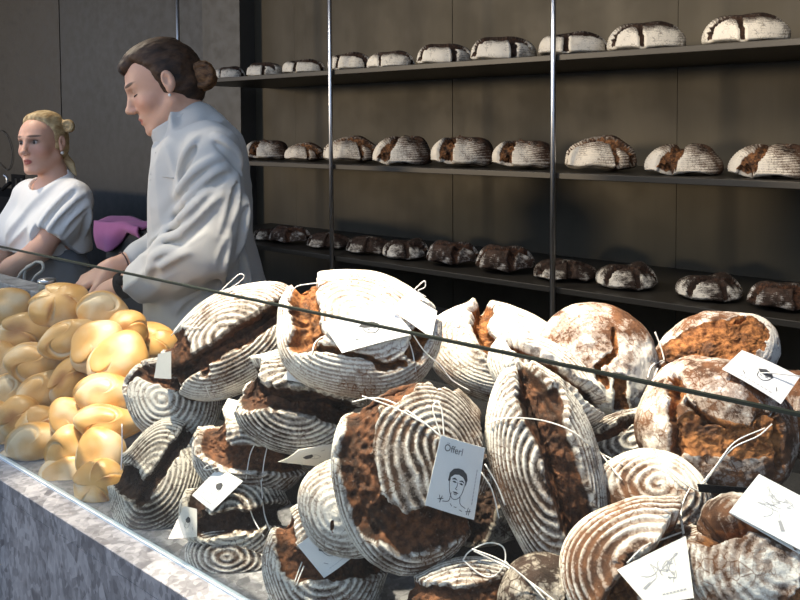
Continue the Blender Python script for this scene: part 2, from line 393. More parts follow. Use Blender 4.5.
# ------------------------------------------------------------------ loaves
def loaf_geo(a, b, h, hb, cracks, seed, style='ring', pitch=0.0078, nu=200, nv=110, ringc=1.0, fbase=0.62, spiral=0, rug=1.0, famp=0.5, rc=(0, 0), fgrad=(0, 0), ftop=0, lump=.005):
    rs = np.random.RandomState(seed); off = rs.rand(3) * 30
    rho = np.concatenate([np.linspace(0, 1.2, int(nv * .78), endpoint=False), np.linspace(1.2, 2.0, nv - int(nv * .78) + 1)])
    rho[0] = 0.004; rho[-1] = 1.996
    th = np.linspace(0, 2 * PI, nu, endpoint=False)
    RH, TH = np.meshgrid(rho, th, indexing='ij')
    sp, cp = np.sin(RH * PI / 2), np.cos(RH * PI / 2)
    hr = np.abs(sp) ** 0.86
    wob = 1 + sum(rs.uniform(-.022, .022) * np.cos(k * TH + rs.rand() * 6.28) for k in (2, 3, 4, 5))
    x = a * hr * np.cos(TH) * wob; y = b * hr * np.sin(TH) * wob
    z = np.where(cp > 0, h * np.abs(cp) ** 0.9, -hb * np.abs(cp) ** 0.45)
    B = np.stack([x, y, z], -1)
    hz = np.where(cp > 0, h, hb * 1.3)
    N = np.stack([x / a ** 2, y / b ** 2, z / hz ** 2], -1); N /= np.linalg.norm(N, axis=-1)[..., None] + 1e-9
    Rr = np.where(RH <= 1, hr, 2 - hr)
    s0, t0 = Rr * np.cos(TH), Rr * np.sin(TH)
    Q = np.stack([s0, t0, np.zeros_like(s0)], -1)
    s = s0 + .16 * (vnoise(Q * 3.2 + off) - .5) + .07 * (vnoise(Q * 11 + off + 5) - .5) + .035 * (vnoise(Q * 30 + off) - .5)
    t = t0 + .16 * (vnoise(Q * 3.2 + off + 9) - .5) + .07 * (vnoise(Q * 11 + off + 17) - .5) + .035 * (vnoise(Q * 30 + off + 3) - .5)
    c = np.zeros_like(s); disp = np.zeros_like(s); shx = np.zeros_like(s); shy = np.zeros_like(s)
    lowf = fbm(B * 45 + off, 2); hif = fbm(B * 130 + off, 3, .6)
    for ck in cracks:
        pts, w, dep = ck[0], ck[1], ck[2]
        lip, side = (ck[3], ck[4]) if len(ck) > 3 else (0.004, 0)
        best = np.full(s.shape, 9.0); sg = np.zeros_like(s); gx = np.zeros_like(s); gy = np.zeros_like(s)
        for (p, q) in zip(pts[:-1], pts[1:]):
            dx_, dy_ = q[0] - p[0], q[1] - p[1]; L2 = dx_ * dx_ + dy_ * dy_ + 1e-9
            tt = np.clip(((s - p[0]) * dx_ + (t - p[1]) * dy_) / L2, 0, 1)
            d = np.hypot(s - p[0] - tt * dx_, t - p[1] - tt * dy_)
            cr_ = np.sign(dx_ * (t - p[1]) - dy_ * (s - p[0]))
            m_ = d < best; best = np.where(m_, d, best); sg = np.where(m_, cr_, sg)
            gx = np.where(m_, (s - p[0] - tt * dx_) / (d + 1e-6), gx); gy = np.where(m_, (t - p[1] - tt * dy_) / (d + 1e-6), gy)
        d = best - w / 2
        ci = sstep(.03, -.03, d)
        core = np.clip(-d / (w / 2), 0, 1)
        prof = ci * (.55 + .45 * np.sqrt(core))
        if side: prof = prof * np.where(sg * side > 0, 1.25, .8 + .3 * (1 - core))
        disp = np.minimum(disp, -1.25 * dep * prof)
        lp = lip * np.exp(-(np.maximum(d, 0) / .10) ** 2) * (1 - ci)
        if side: lp = lp * np.where(sg * side > 0, 1.0, .15)
        disp = disp + lp
        if len(ck) > 5:              # the lifted side hangs over the tear
            fl_ = ck[5] * np.exp(-(np.maximum(d + .02, 0) / .13) ** 2) * sstep(-.05, -.012, d) * (sg * side > 0)
            shx = shx - gx * fl_; shy = shy - gy * fl_
        c = np.maximum(c, ci)
    disp += c * rug * (.009 * (lowf - .5) + .010 * (hif - .5))
    k_ = 1 - np.minimum(RH, 1)
    arc = np.hypot(RH * np.cos(TH) - rc[0] * k_, RH * np.sin(TH) - rc[1] * k_) * (a + b) / 2 * 1.22
    ph = 2 * PI * arc / pitch + spiral * TH + 2.4 * (vnoise(B * 22 + off) - .5)
    w = (.5 + .5 * np.sin(ph)); w = w ** 1.5
    fade = sstep(1.5, 1.2, RH)
    fn = fbm(B * 60 + off + 4, 3, .6)
    big = fbm(B * 15 + off + 8, 2)
    brk = sstep(.25, .5, vnoise(B * 40 + off + 21))
    if style == 'ring':
        disp += (1 - c) * fade * ringc * .0020 * w * (.6 + .4 * brk)
        flour = (fbase - .20) + ringc * .66 * (w - .25) * (.55 + .45 * brk) + famp * 1.2 * (fn - .5) + famp * (big - .5) * 2.2
        flour = flour * np.where(RH > 1.35, .6, 1)
    else:
        disp += (1 - c) * (.005 * (fbm(B * 30 + off, 3) - .5) * 2 + ringc * .0012 * w * fade)
        flour = (fbase - .20) + 2.0 * (big - .5) + 1.8 * (fn - .5) + ringc * .4 * (w - .4)
    flour = flour - ftop * sstep(.80, .30, RH) + fgrad[0] * s0 + fgrad[1] * t0
    disp += lump * (vnoise(B * 16 + off + 2) - .5)
    V = B + N * disp[..., None]
    V[..., 0] += shx; V[..., 1] += shy
    nr = len(rho)
    V = V.reshape(-1, 3)
    i = np.arange(nr - 1)[:, None] * nu; j = np.arange(nu)[None, :]; j2 = (j + 1) % nu
    F = np.stack([i + j, i + nu + j, i + nu + j2, i + j2], -1).reshape(-1, 4)
    F = [tuple(q) for q in F.tolist()] + [tuple(range(nu))] + [tuple(range((nr - 1) * nu, nr * nu))[::-1]]
    return V, F, np.clip(flour, 0, 1).ravel(), c.ravel()
def loaf_mesh(*args, **kw):
    V, F, fl, cr = loaf_geo(*args, **kw)
    me = mesh('loaf', V, F)
    for nm, arr in (('flour', fl), ('crumb', cr)):
        at = me.attributes.new(nm, 'FLOAT', 'POINT'); at.data.foreach_set('value', arr.astype(np.float32))
    return me
def pose(loc, n, ang):
    """n = where the loaf's top points, in (picture right, picture up, towards the street); ang = heading of its long axis"""
    nw = RT * n[0] + UP * n[1] - FW * n[2]; nw /= np.linalg.norm(nw)
    a = math.radians(ang); xw = RT * math.cos(a) + UP * math.sin(a)
    xw = xw - nw * np.dot(xw, nw); xw /= np.linalg.norm(xw)
    yw = np.cross(nw, xw)
    return Matrix(((xw[0], yw[0], nw[0], loc[0]), (xw[1], yw[1], nw[1], loc[1]), (xw[2], yw[2], nw[2], loc[2]), (0, 0, 0, 1)))
LOAF, BV = {}, {}
def settle(me, M, z0=None, y0=None):
    """bread gives a little: what would sink into the slab or the glass is pressed flat against it"""
    Mn = np.array(M); Mi = np.linalg.inv(Mn)
    v = np.empty(len(me.vertices) * 3); me.vertices.foreach_get('co', v); v = v.reshape(-1, 3)
    w = v @ Mn[:3, :3].T + Mn[:3, 3]
    if z0 is not None: w[:, 2] = np.where(w[:, 2] < z0, z0 + .0004 + .02 * 0 * w[:, 2], w[:, 2])
    if y0 is not None: w[:, 1] = np.maximum(w[:, 1], y0)
    v = w @ Mi[:3, :3].T + Mi[:3, 3]
    me.vertices.foreach_set('co', v.astype(np.float32).ravel()); me.update()
def loaf(key, px, py, Y, apx, bpx, h, n, ang, mat, label, cracks, seed, group=None, hb=None, **kw):
    dp = depth_at(px, py, Y); k = dp / FPX
    a, b = apx * k, bpx * k
    me = loaf_mesh(a, b, h, hb or h * .55, cracks, seed, **kw)
    M = pose(P(px, py, Y), n, ang)
    settle(me, M, ZT + .0006, YG + .0066)
    o = link('sourdough_loaf', me, BR[mat], None, M)
    tag(o, label, 'bread', group or 'sourdough loaves piled behind the glass')
    LOAF[key] = o
    v = np.empty(len(me.vertices) * 3); me.vertices.foreach_get('co', v); v = v.reshape(-1, 3)
    Mn = np.array(M); vw = v @ Mn[:3, :3].T + Mn[:3, 3]
    BV[key] = BVHTree.FromPolygons([Vector(p) for p in vw], [tuple(p.vertices) for p in me.polygons])
    return o
def hit(px, py, keys=None, lift=0.002, default=None):
    d = ray(px, py); L = np.linalg.norm(d); dv = Vector(d / L); best = None
    for k in (keys or BV):
        r = BV[k].ray_cast(Vector(CAM), dv)
        if r[0] is not None and (best is None or r[3] < best): best = r[3]
    if best is None:
        if default is None: return None
        return Pd(px, py, default)
    return CAM + np.array(dv) * (best - lift)

LS = [
 # key, px, py, Y, a, b, h, n, angle, material, label, cracks, seed, options
 ('A', 235, 340, 0.860, 78, 50, .055, (-.12, .42, .9), 31, 'brown', "long loaf on the pile's left edge, deep lengthwise tear under a lifted crust",
   [([(-.86, -.14), (-.3, -.16), (.3, -.10), (.86, .02)], .52, .030, .016, 1, .009), ([(-.62, .5), (-.66, -.1)], .30, .014), ([(-.40, -.2), (-.36, -.48)], .12, .008)], 11, dict(fbase=.66)),
 ('B', 357, 331, 0.860, 84, 66, .055, (.04, .62, .78), -12, 'orange', 'broad floury loaf on top of the pile under a big white tag, torn left end',
   [([(-.70, .62), (-.66, .1), (-.58, -.42)], .36, .020, .012, -1), ([(-.4, -.56), (.1, -.66), (.6, -.52)], .10, .014), ([(.80, .35), (.72, -.35)], .22, .016)], 12, dict(fbase=.86, ringc=.8)),
 ('C', 300, 400, 0.830, 66, 52, .055, (0, .30, .95), -6, 'dark', 'round loaf below the long tilted one, wide dark tear and a bluish tag',
   [([(-.82, .40), (-.70, .0), (-.2, .04), (.4, -.04), (.95, -.22)], .54, .028, .010, 1, .006)], 13, dict(fbase=.70)),
 ('D', 173, 399, 0.817, 50, 40, .050, (-.12, .28, .95), -28, 'brown', 'small ringed loaf leaning against the bread rolls, torn at its upper left',
   [([(-.75, .35), (-.2, .50), (.6, .55)], .38, .018, .010, -1), ([(-.82, .4), (-.80, -.2)], .2, .014)], 14, dict(fbase=.76)),
 ('E', 160, 478, 0.751, 58, 44, .036, (-.05, .36, .93), 66, 'burnt', 'oblong loaf standing on the marble beside the rolls, with a black cross shaped tear',
   [([(-.28, -.02), (.3, -.08), (.98, -.12)], .36, .016, .008, 1), ([(-.22, .95), (-.22, .4), (-.26, 0)], .42, .014)], 15, dict(fbase=.74)),
 ('F', 250, 453, 0.800, 57, 42, .050, (0, .22, .97), -8, 'brown', 'ringed loaf under the round torn one, two strings hanging over its brown tear',
   [([(-.74, .6), (-.62, .1), (-.2, -.04), (.4, -.0), (.98, .08)], .52, .018, .008, 0)], 16, dict(fbase=.72)),
 ('G', 235, 513, 0.758, 52, 46, .034, (0, .42, .9), 4, 'burnt', 'loaf low on the left with a square white tag across its black tear',
   [([(-.62, .8), (-.66, 0), (-.5, -.25), (.1, -.22), (.7, -.1), (.98, -.1)], .46, .016, .006, 0)], 17, dict(fbase=.70)),
 ('G2', 231, 556, 0.737, 46, 25, .032, (0, .40, .92), -3, 'dark', 'lowest ringed loaf lying on the marble, beneath the loaf with the square tag',
   [([(.2, .55), (.9, .25)], .3, .01)], 18, dict(fbase=.64, pitch=.0075)),
 ('J', 347, 506, 0.755, 50, 46, .045, (-.22, .2, .95), -38, 'brown', 'pale floury loaf tucked behind the left side of the big ringed loaf',
   [([(.05, -.18), (.12, -.34)], .05, .006), ([(-.5, .75), (.3, .85)], .25, .012)], 19, dict(fbase=.86, ringc=.55, pitch=.0075)),
 ('K', 325, 562, 0.751, 62, 60, .038, (0, .36, .93), 10, 'brown', 'loaf at the foot of the pile, folded paper tag across its wide tear',
   [([(-.62, .95), (-.55, .35), (-.45, .1)], .34, .016), ([(-.35, .06), (.2, -.10), (.98, .02)], .50, .018)], 20, dict(fbase=.68)),
 ('H', 411, 468, 0.775, 80, 93, .055, (.10, .22, .96), 2, 'brown', 'biggest loaf, mid pile, with a square ringed patch and the large portrait tag',
   [([(-.15, .95), (-.60, .76), (-.74, .2), (-.66, -.20)], .40, .018, .004, 0), ([(-.60, -.42), (-.1, -.58), (.55, -.52), (.98, -.42)], .42, .016, .004, 0), ([(-.30, .97), (.25, .95), (.70, .84)], .22, .014, .002, 0),
    ([(.98, .66), (.98, .0)], .20, .014)], 21, dict(fbase=.56, pitch=.0076, ringc=1.15, rc=(.28, .10))),
 ('I', 546, 467, 0.881, 104, 54, .055, (-.14, .22, .96), 106, 'brown', 'tall upright oblong loaf right of the biggest one, long ragged brown tear',
   [([(.62, -.10), (.2, -.22), (-.3, -.26), (-.80, -.2)], .76, .030, .014, -1, .008), ([(.60, .12), (.60, -.5)], .26, .014)], 22, dict(fbase=.54, ringc=1.25)),
 ('L', 498, 352, 1.200, 74, 50, .055, (-.1, .62, .78), -22, 'orange', "floury loaf at the pile's back edge, orange tear left and knotted string on top",
   [([(-.35, .75), (-.30, .2), (.0, -.4)], .36, .024, .012, -1, .008)], 23, dict(fbase=.88, ringc=.6)),
 ('W', 545, 380, 1.020, 62, 36, .050, (-.1, .45, .88), -38, 'brown', 'striped loaf half hidden between the upright oblong loaf and the rustic round',
   [([(-.7, .25), (0, .30), (.8, .28)], .36, .026, .010, 1, .008)], 24, dict(fbase=.78)),
 ('M', 598, 361, 1.240, 62, 57, .065, (-.05, .32, .94), -38, 'orange', 'round rustic loaf beside the steel rod, patchy flour and one small zigzag tear',
   [([(-.05, .45), (.12, .15), (-.02, -.15), (.25, -.45)], .10, .010, .003, 0), ([(.35, -.2), (.6, -.5)], .22, .007)], 25, dict(style='rustic', fbase=.62, ringc=.3)),
 ('N', 717, 352, 1.420, 62, 40, .060, (-.05, .60, .80), 14, 'orange', 'orange crusted loaf at the very back right with a floury right end',
   [([(-.9, -.2), (-.3, .0), (.25, .05)], 1.0, .004, .002, 0), ([(.15, .42), (.5, .42)], .10, .012)], 26, dict(style='rustic', fbase=.58, ringc=.4, fgrad=(.3, 0))),
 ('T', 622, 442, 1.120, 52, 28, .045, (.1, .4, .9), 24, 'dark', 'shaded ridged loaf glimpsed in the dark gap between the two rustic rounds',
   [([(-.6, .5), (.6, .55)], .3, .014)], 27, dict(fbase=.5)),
 ('S', 824, 420, 1.250, 46, 62, .060, (-.2, .3, .93), 70, 'orange', 'orange crusted loaf cut off by the right edge of the photo',
   [([(-.5, .2), (.5, .3)], .5, .010)], 28, dict(style='rustic', fbase=.42, ringc=.3)),
 ('O', 716, 429, 1.093, 78, 69, .070, (-.02, .36, .93), -12, 'orange', 'big round rustic loaf on the right with blistered flour and lifted crust flap',
   [([(-.74, .55), (-.74, .05), (-.55, -.50)], .13, .018, .006, -1), ([(-.35, -.16), (.05, -.10), (.30, -.02)], .66, .005, .002, 0), ([(-.50, .24), (-.28, .06), (.0, .06), (.18, .22), (.40, .30)], .20, .020, .014, 1, .014), ([(.52, .2), (.62, -.35)], .12, .010)], 29, dict(style='rustic', fbase=.52, ringc=.35)),
 ('P', 650, 496, 0.965, 58, 44, .045, (.0, .62, .78), 0, 'orange', 'flat loaf with a bright floury spiral on top, in front of the big rustic round',
   [([(-.2, -.85), (.6, -.80)], .2, .01)], 30, dict(fbase=.74, pitch=.0085, spiral=1, famp=1.1)),
 ('Q', 634, 562, 0.836, 76, 56, .055, (-.06, .42, .9), 28, 'orange', 'ridged loaf at the lower right with a cream tag tied over its tear',
   [([(-.55, -.35), (-.1, -.05), (.5, .12), (.95, .30)], .54, .028, .012, 1, .008)], 31, dict(fbase=.48, pitch=.0095, ringc=1.2)),
 ('R', 758, 562, 0.874, 76, 66, .060, (-.06, .38, .92), -8, 'orange', 'crackled floury loaf in the lower right corner under a folded white paper booklet',
   [([(-.85, .35), (-.4, .58), (.3, .62)], .40, .042, .012, 1, .012), ([(.38, .45), (.40, -.1), (.15, -.75)], .24, .010)], 32, dict(style='rustic', fbase=.62, ringc=.8, fgrad=(0, .30))),
 ('U', 468, 622, 0.768, 72, 58, .050, (0, .3, .95), 8, 'brown', 'brown loaf at the bottom edge under the loop of string of the biggest loaf',
   [([(-.75, .2), (-.1, .1), (.8, .2)], 1.05, .008)], 33, dict(fbase=.45)),
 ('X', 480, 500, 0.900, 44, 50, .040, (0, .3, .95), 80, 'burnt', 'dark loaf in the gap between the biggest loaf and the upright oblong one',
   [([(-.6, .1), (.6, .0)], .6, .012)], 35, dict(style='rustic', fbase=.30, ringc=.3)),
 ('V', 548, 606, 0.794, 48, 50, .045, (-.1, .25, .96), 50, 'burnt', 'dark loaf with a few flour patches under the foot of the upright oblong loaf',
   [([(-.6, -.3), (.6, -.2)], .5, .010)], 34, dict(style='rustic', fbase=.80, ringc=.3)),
]
for r in LS:
    loaf(*r[:13], **r[13])
# ------------------------------------------------------------------ stepped stand added to carry the pile and blacken its gaps
RS = tag(empty('added_riser', (-0.7, 1.4, ZT)), 'added black stepped stand propping the loaves and darkening the gaps between them', 'display stand')
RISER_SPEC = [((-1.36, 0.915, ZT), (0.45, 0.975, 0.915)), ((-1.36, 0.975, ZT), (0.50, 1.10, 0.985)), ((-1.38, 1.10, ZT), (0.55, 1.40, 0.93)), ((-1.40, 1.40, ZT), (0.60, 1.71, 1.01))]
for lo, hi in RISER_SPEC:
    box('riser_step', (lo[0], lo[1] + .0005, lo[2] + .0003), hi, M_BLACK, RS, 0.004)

# ------------------------------------------------------------------ bread rolls
def roll_geo(a, b, h, seed, twist, lobes, AMP=.003, nu=96, nv=56):
    rs = np.random.RandomState(seed); off = rs.rand(3) * 30
    rho = np.linspace(0.006, 1.994, nv); th = np.linspace(0, 2 * PI, nu, endpoint=False)
    RH, TH = np.meshgrid(rho, th, indexing='ij')
    sp, cp = np.sin(RH * PI / 2), np.cos(RH * PI / 2)
    hr = np.abs(sp) ** .92
    wob = 1 + sum(rs.uniform(-.04, .04) * np.cos(k * TH + rs.rand() * 6.28) for k in (2, 3, 4))
    x, y = a * hr * np.cos(TH) * wob, b * hr * np.sin(TH) * wob
    z = np.where(cp > 0, h * np.abs(cp), -.75 * h * np.abs(cp) ** .7)
    B = np.stack([x, y, z], -1)
    N = np.stack([x / a ** 2, y / b ** 2, z / h ** 2], -1); N /= np.linalg.norm(N, axis=-1)[..., None] + 1e-9
    ph = (lobes * TH / (2 * PI) + twist * RH + .12 * np.sin(2 * TH + rs.rand() * 6)) % 1.0
    saw = ph ** 1.6 - .55 * sstep(.90, 1.0, ph) * 1.8
    fade = sstep(.02, .5, RH) * sstep(1.25, .65, RH)
    groove = np.exp(-((ph - .985) / .035) ** 2) + np.exp(-((ph + .015) / .035) ** 2)
    disp = fade * (AMP * saw - .0045 * groove) + .006 * (vnoise(B * 28 + off) - .5)
    disp -= .003 * np.exp(-(RH / .16) ** 2)
    V = (B + N * disp[..., None]).reshape(-1, 3)
    bake = .55 - .34 * RH + .50 * fade * (saw - .30) - .45 * fade * groove + 1.3 * (fbm(B * 20 + off, 2) - .5)
    i = np.arange(nv - 1)[:, None] * nu; j = np.arange(nu)[None, :]; j2 = (j + 1) % nu
    F = [tuple(q) for q in np.stack([i + j, i + nu + j, i + nu + j2, i + j2], -1).reshape(-1, 4).tolist()]
    F += [tuple(range(nu)), tuple(range((nv - 1) * nu, nv * nu))[::-1]]
    me = mesh('bread_roll', V, F)
    at = me.attributes.new('bake', 'FLOAT', 'POINT'); at.data.foreach_set('value', np.clip(bake, 0, 1.1).ravel().astype(np.float32))
    return me
ROLL_MESH = [roll_geo(.054, .044, .036, 101, .42, 5, .0055), roll_geo(.056, .040, .037, 102, .9, 1, .0075), roll_geo(.056, .038, .035, 103, .45, 2, .0065),
             roll_geo(.052, .045, .036, 104, 1.1, 1, .0075), roll_geo(.058, .038, .037, 105, -.9, 2, .0065), roll_geo(.055, .041, .038, 106, -.6, 1, .0055)]
RL = [ # px, py, width, height, angle, Y, kind, n, label
 (60, 306, 58, 46, 4, 0.900, 0, (-.1, .80, .6), 'plump golden bread roll on the very top of the roll pile'),
 (5, 308, 46, 36, -10, 0.930, 3, (.1, .7, .7), 'golden roll cut by the left photo edge, top layer'),
 (24, 335, 56, 40, 12, 0.885, 2, (0, .4, .9), 'braided golden roll lower left of the topmost roll'),
 (68, 340, 54, 33, 22, 0.863, 4, (-.2, .45, .9), 'long golden roll right under the topmost roll'),
 (97, 346, 54, 40, 42, 0.879, 1, (-.2, .4, .9), 'pale shiny roll slanting upward in front of the brown bottomed one'),
 (104, 313, 46, 36, -20, 0.941, 5, (.3, .3, .9), 'roll turned over with its browned bottom showing, right of the topmost'),
 (118, 361, 57, 46, 28, 0.874, 3, (-.1, .5, .85), 'roll with a curled golden lobe nearest the small ringed loaf'),
 (127, 332, 40, 34, 70, 0.953, 2, (.2, .3, .9), 'pale roll behind the slanting shiny one, right upper side'),
 (153, 343, 48, 34, -14, 1.014, 0, (0, .6, .8), 'golden roll at the far right, next to the striped long loaf'),
 (36, 363, 56, 34, -3, 0.838, 4, (0, .3, .95), 'long twisted roll in the third layer, left side'),
 (0, 366, 40, 40, 0, 0.816, 1, (0, .3, .95), 'roll at the left photo edge in the third layer'),
 (70, 381, 48, 30, 66, 0.845, 2, (-.2, .3, .92), 'roll standing on end in the middle of the pile, flour in its fold'),
 (43, 394, 50, 36, 38, 0.822, 4, (0, .3, .95), 'twisted roll with two folds in the middle left of the pile'),
 (12, 394, 40, 36, 0, 0.800, 5, (0, .25, .97), 'smooth pale roll at left, below the long twisted one'),
 (107, 395, 57, 37, -6, 0.823, 5, (-.1, .35, .93), 'smooth bean shaped roll under the curled one, right side'),
 (108, 423, 60, 31, -4, 0.794, 4, (0, .3, .95), 'long narrow roll with a brown twisted left end, right side'),
 (70, 418, 36, 38, 78, 0.776, 3, (-.1, .2, .97), 'small upright roll in the middle, left of the long narrow one'),
 (41, 428, 44, 36, -6, 0.764, 0, (0, .2, .97), 'dull pale roll in the fifth layer near the left'),
 (19, 418, 40, 34, 60, 0.747, 2, (0, .2, .97), 'golden tipped roll in the fifth layer near the left edge'),
 (0, 424, 36, 38, 20, 0.723, 1, (0, .2, .97), 'roll cut by the left photo edge, fifth layer'),
 (34, 442, 48, 34, 8, 0.730, 5, (0, .2, .97), 'hazy pale roll second from the bottom at the left'),
 (70, 450, 38, 40, 84, 0.746, 4, (0, .15, .98), 'tan roll standing upright second from the bottom, centre'),
 (101, 455, 48, 45, 22, 0.757, 1, (-.1, .25, .95), 'round swirled roll second from the bottom, at the right'),
 (27, 459, 50, 24, -3, 0.727, 2, (0, .3, .95), 'flat pale roll at the bottom left on the marble'),
 (64, 474, 46, 32, 6, 0.725, 3, (0, .3, .95), 'pale roll at the bottom, on the marble in the middle'),
 (99, 484, 46, 42, 50, 0.724, 0, (-.1, .35, .93), 'knotted roll at the bottom right, beside the standing oblong loaf'),
 (0, 443, 38, 34, 0, 0.723, 4, (0, .2, .97), 'bottom layer roll cut by the left photo edge'),
]
ROLLS = []
for k, (px, py, w, hh, ang, Y, kind, n, lab) in enumerate(RL):
    kk = depth_at(px, py, Y) / FPX
    me = ROLL_MESH[kind]
    M = pose(P(px, py, Y), n, ang)
    d = np.array([v for v in (.054, .056, .056, .052, .058, .055)])[kind]; e = (.044, .040, .038, .045, .038, .041)[kind]
    sx, sy = max(.75, min(1.3, 1.10 * w / 2 * kk / d)), max(.75, min(1.3, 1.12 * hh / 2 * kk / e))
    M = M @ Matrix.Diagonal((sx, sy, (sx + sy) / 2 * .95, 1))
    vv = np.empty(len(me.vertices) * 3); me.vertices.foreach_get('co', vv); Mn = np.array(M); ww = vv.reshape(-1, 3) @ Mn[:3, :3].T + Mn[:3, 3]
    if ww[:, 2].min() < ZT or ww[:, 1].min() < YG + .0066:
        me = me.copy(); settle(me, M, ZT + .0006, YG + .0066)
    o = link('bread_roll', me, ROLL_M, None, M)
    tag(o, lab, 'bread roll', 'white bread rolls piled at the left of the counter')
    ROLLS.append(o)

# ------------------------------------------------------------------ loaves on the shelves
SHV = {}
def shelf_variants():
    rs = np.random.RandomState(5)
    top = [([(-.95, .35), (-.2, .12), (.5, .18), (.95, .1)], .60, .016, .012, -1), ([(-.55, .0), (-.50, -.7)], .16, .010)]
    TC = [([(-.85, -.30), (-.3, -.42), (.3, -.40), (.9, -.2)], [(-.3, -.42), (-.25, -.98)]), ([(-.25, -.5), (.35, -.48), (.95, -.2)], [(-.2, -.5), (-.28, -.98)]), ([(-.9, -.25), (-.1, -.48), (.55, -.5)], [(.2, -.5), (.3, -.98)])]
    SHV['top'] = [loaf_mesh(.120, .088, .072, .016, [(t0, .36 + .05 * i, .020, .016, 1), (t1, .17, .012)], 40 + i,
                   nu=110, nv=70, fbase=1.0, ringc=.6, fgrad=(-.15, -.25), ftop=1.0, lump=.016) for i, (t0, t1) in enumerate(TC)]
    MC_ = [([(-.80, -.75), (-.30, -.52), (.05, -.1), (.2, .3)], [(.0, -.3), (.6, -.3)]), ([(-.95, -.20), (-.2, -.46), (.4, -.50), (.95, -.4)], [(.3, -.5), (.5, -.98)]), ([(-.62, -.9), (-.40, -.5), (-.22, .1)], [(-.2, -.4), (.3, -.62)])]
    SHV['mid'] = [loaf_mesh(.122, .098, .088, .016, [(t0, (.50, .30, .52)[i], .026, .034, -1 if i != 1 else 1), (t1, .14, .014)], 50 + i,
                   nu=110, nv=70, fbase=.74, ringc=.9, fgrad=(-.75, -.30), ftop=.55, lump=.028) for i, (t0, t1) in enumerate(MC_)]
    SHV['bot'] = [loaf_mesh(.124, .098, .070, .016, [([(-.8, -.5 + .2 * i), (-.2, -.35), (.4, -.45 + .1 * i), (.85, -.2)], .36 + .08 * i, .024, .024, 1), ([(-.1 + .2 * i, -.4), (.1, -.95)], .2, .012)], 60 + i,
                   nu=110, nv=70, style='rustic', fbase=.50, ringc=.8, ftop=.5, lump=.026) for i in range(3)]
shelf_variants()
ROW = {
 'top': ([230, 265, 304, 350, 391, 445, 503, 573, 646, 745], [31, 35, 39, 42, 45, 52, 60, 62, 68, 75], shelf_z[2 - 2], 'burnt top shelf',
         ['leftmost loaf on the upper shelf, beside the brown bun of hair', 'second loaf from the left on the upper shelf, pale base', 'third loaf from the left on the upper shelf, left of the first full rod',
          'loaf on the upper shelf just right of the left rod', 'loaf on the upper shelf second right of the left rod', 'loaf on the upper shelf midway between the two tall rods',
          'loaf on the upper shelf, second left of the right rod', 'floury loaf on the upper shelf touching the right rod in view', 'loaf on the upper shelf, second from the right end', 'rightmost loaf on the upper shelf with a wide dark slash']),
 'mid': ([241, 266, 304, 350, 402, 462, 523, 600, 683, 772], [22, 40, 38, 50, 57, 62, 56, 62, 67, 72], shelf_z[1], 'mid',
         ['dark loaf half hidden behind the tall person on the middle shelf', 'orange cracked loaf, second from the left on the middle shelf', 'pale cracked loaf, third from the left on the middle shelf',
          'loaf behind the left rod on the middle shelf', 'smooth humped loaf on the middle shelf, second right of the left rod', 'loaf with a black right half at the centre of the middle shelf',
          'pale loaf with grey flap left of the right rod, middle shelf', 'double humped loaf right of the right rod, middle shelf', 'ringed loaf with brown left half, second from the right on the middle shelf', 'rightmost ringed loaf on the middle shelf']),
 'bot': ([268, 288, 328, 369, 406, 452, 505, 566, 629, 713, 786], [30, 38, 40, 43, 43, 47, 52, 54, 54, 58, 60], shelf_z[2], 'bot',
         ['dark loaf at the far left of the lower shelf, beside the jacket', 'dark loaf with a pale foot, second from the left on the lower shelf', 'brown loaf left of the left rod on the lower shelf',
          'grey dusted loaf just right of the left rod, lower shelf', 'loaf with pale cracks, second right of the left rod, lower shelf', 'chocolate dark loaf at the centre of the lower shelf',
          'grey striped loaf left of the right rod, lower shelf', 'dark loaf behind the right rod on the lower shelf', 'dark brown loaf right of the right rod, lower shelf', 'black and grey loaf second from the right, lower shelf', 'loaf at the right edge of the photo, lower shelf']),
}
SMAT = {'top': [BR['burnt']] * 3, 'mid': [BR['shelf']] * 3, 'bot': [BR['burnt'], BR['dark'], BR['burnt']]}
rs = random.Random(3)
for row, (xs, ws, z, _, labs) in ROW.items():
    grp = {'top': 'loaves on the upper shelf', 'mid': 'loaves on the middle shelf', 'bot': 'loaves on the lower shelf'}[row]
    hz = {'top': .080, 'mid': .100, 'bot': .085}[row]
    for k, (px, w) in enumerate(zip(xs, ws)):
        # stand the loaf a little behind the front edge of its shelf
        Y = YS + .155
        # picture height of a point on the shelf surface at that depth
        d = ray(px, 100); 
        t = Y / d[1]; X = float((CAM + d * t)[0])
        kk = depth_at(px, 100, Y) / FPX
        size = w / 2 * kk / .108
        size = max(.72, min(1.12, size))
        ang = rs.uniform(-14, 14) + 28
        me = SHV[row][(k * 2 + k // 3) % 3]
        M = Matrix.Translation((X, Y, z + .0008))  @ Matrix.Rotation(math.radians(ang), 4, 'Z') @ Matrix.Diagonal((size, size, size * rs.uniform(.88, 1.06), 1)) @ Matrix.Translation((0, 0, -min(q.co.z for q in me.vertices)))
        o = link('sourdough_loaf', me, None, None, M)
        if not me.materials: me.materials.append(SMAT[row][k % 3])
        tag(o, labs[k], 'bread', grp)
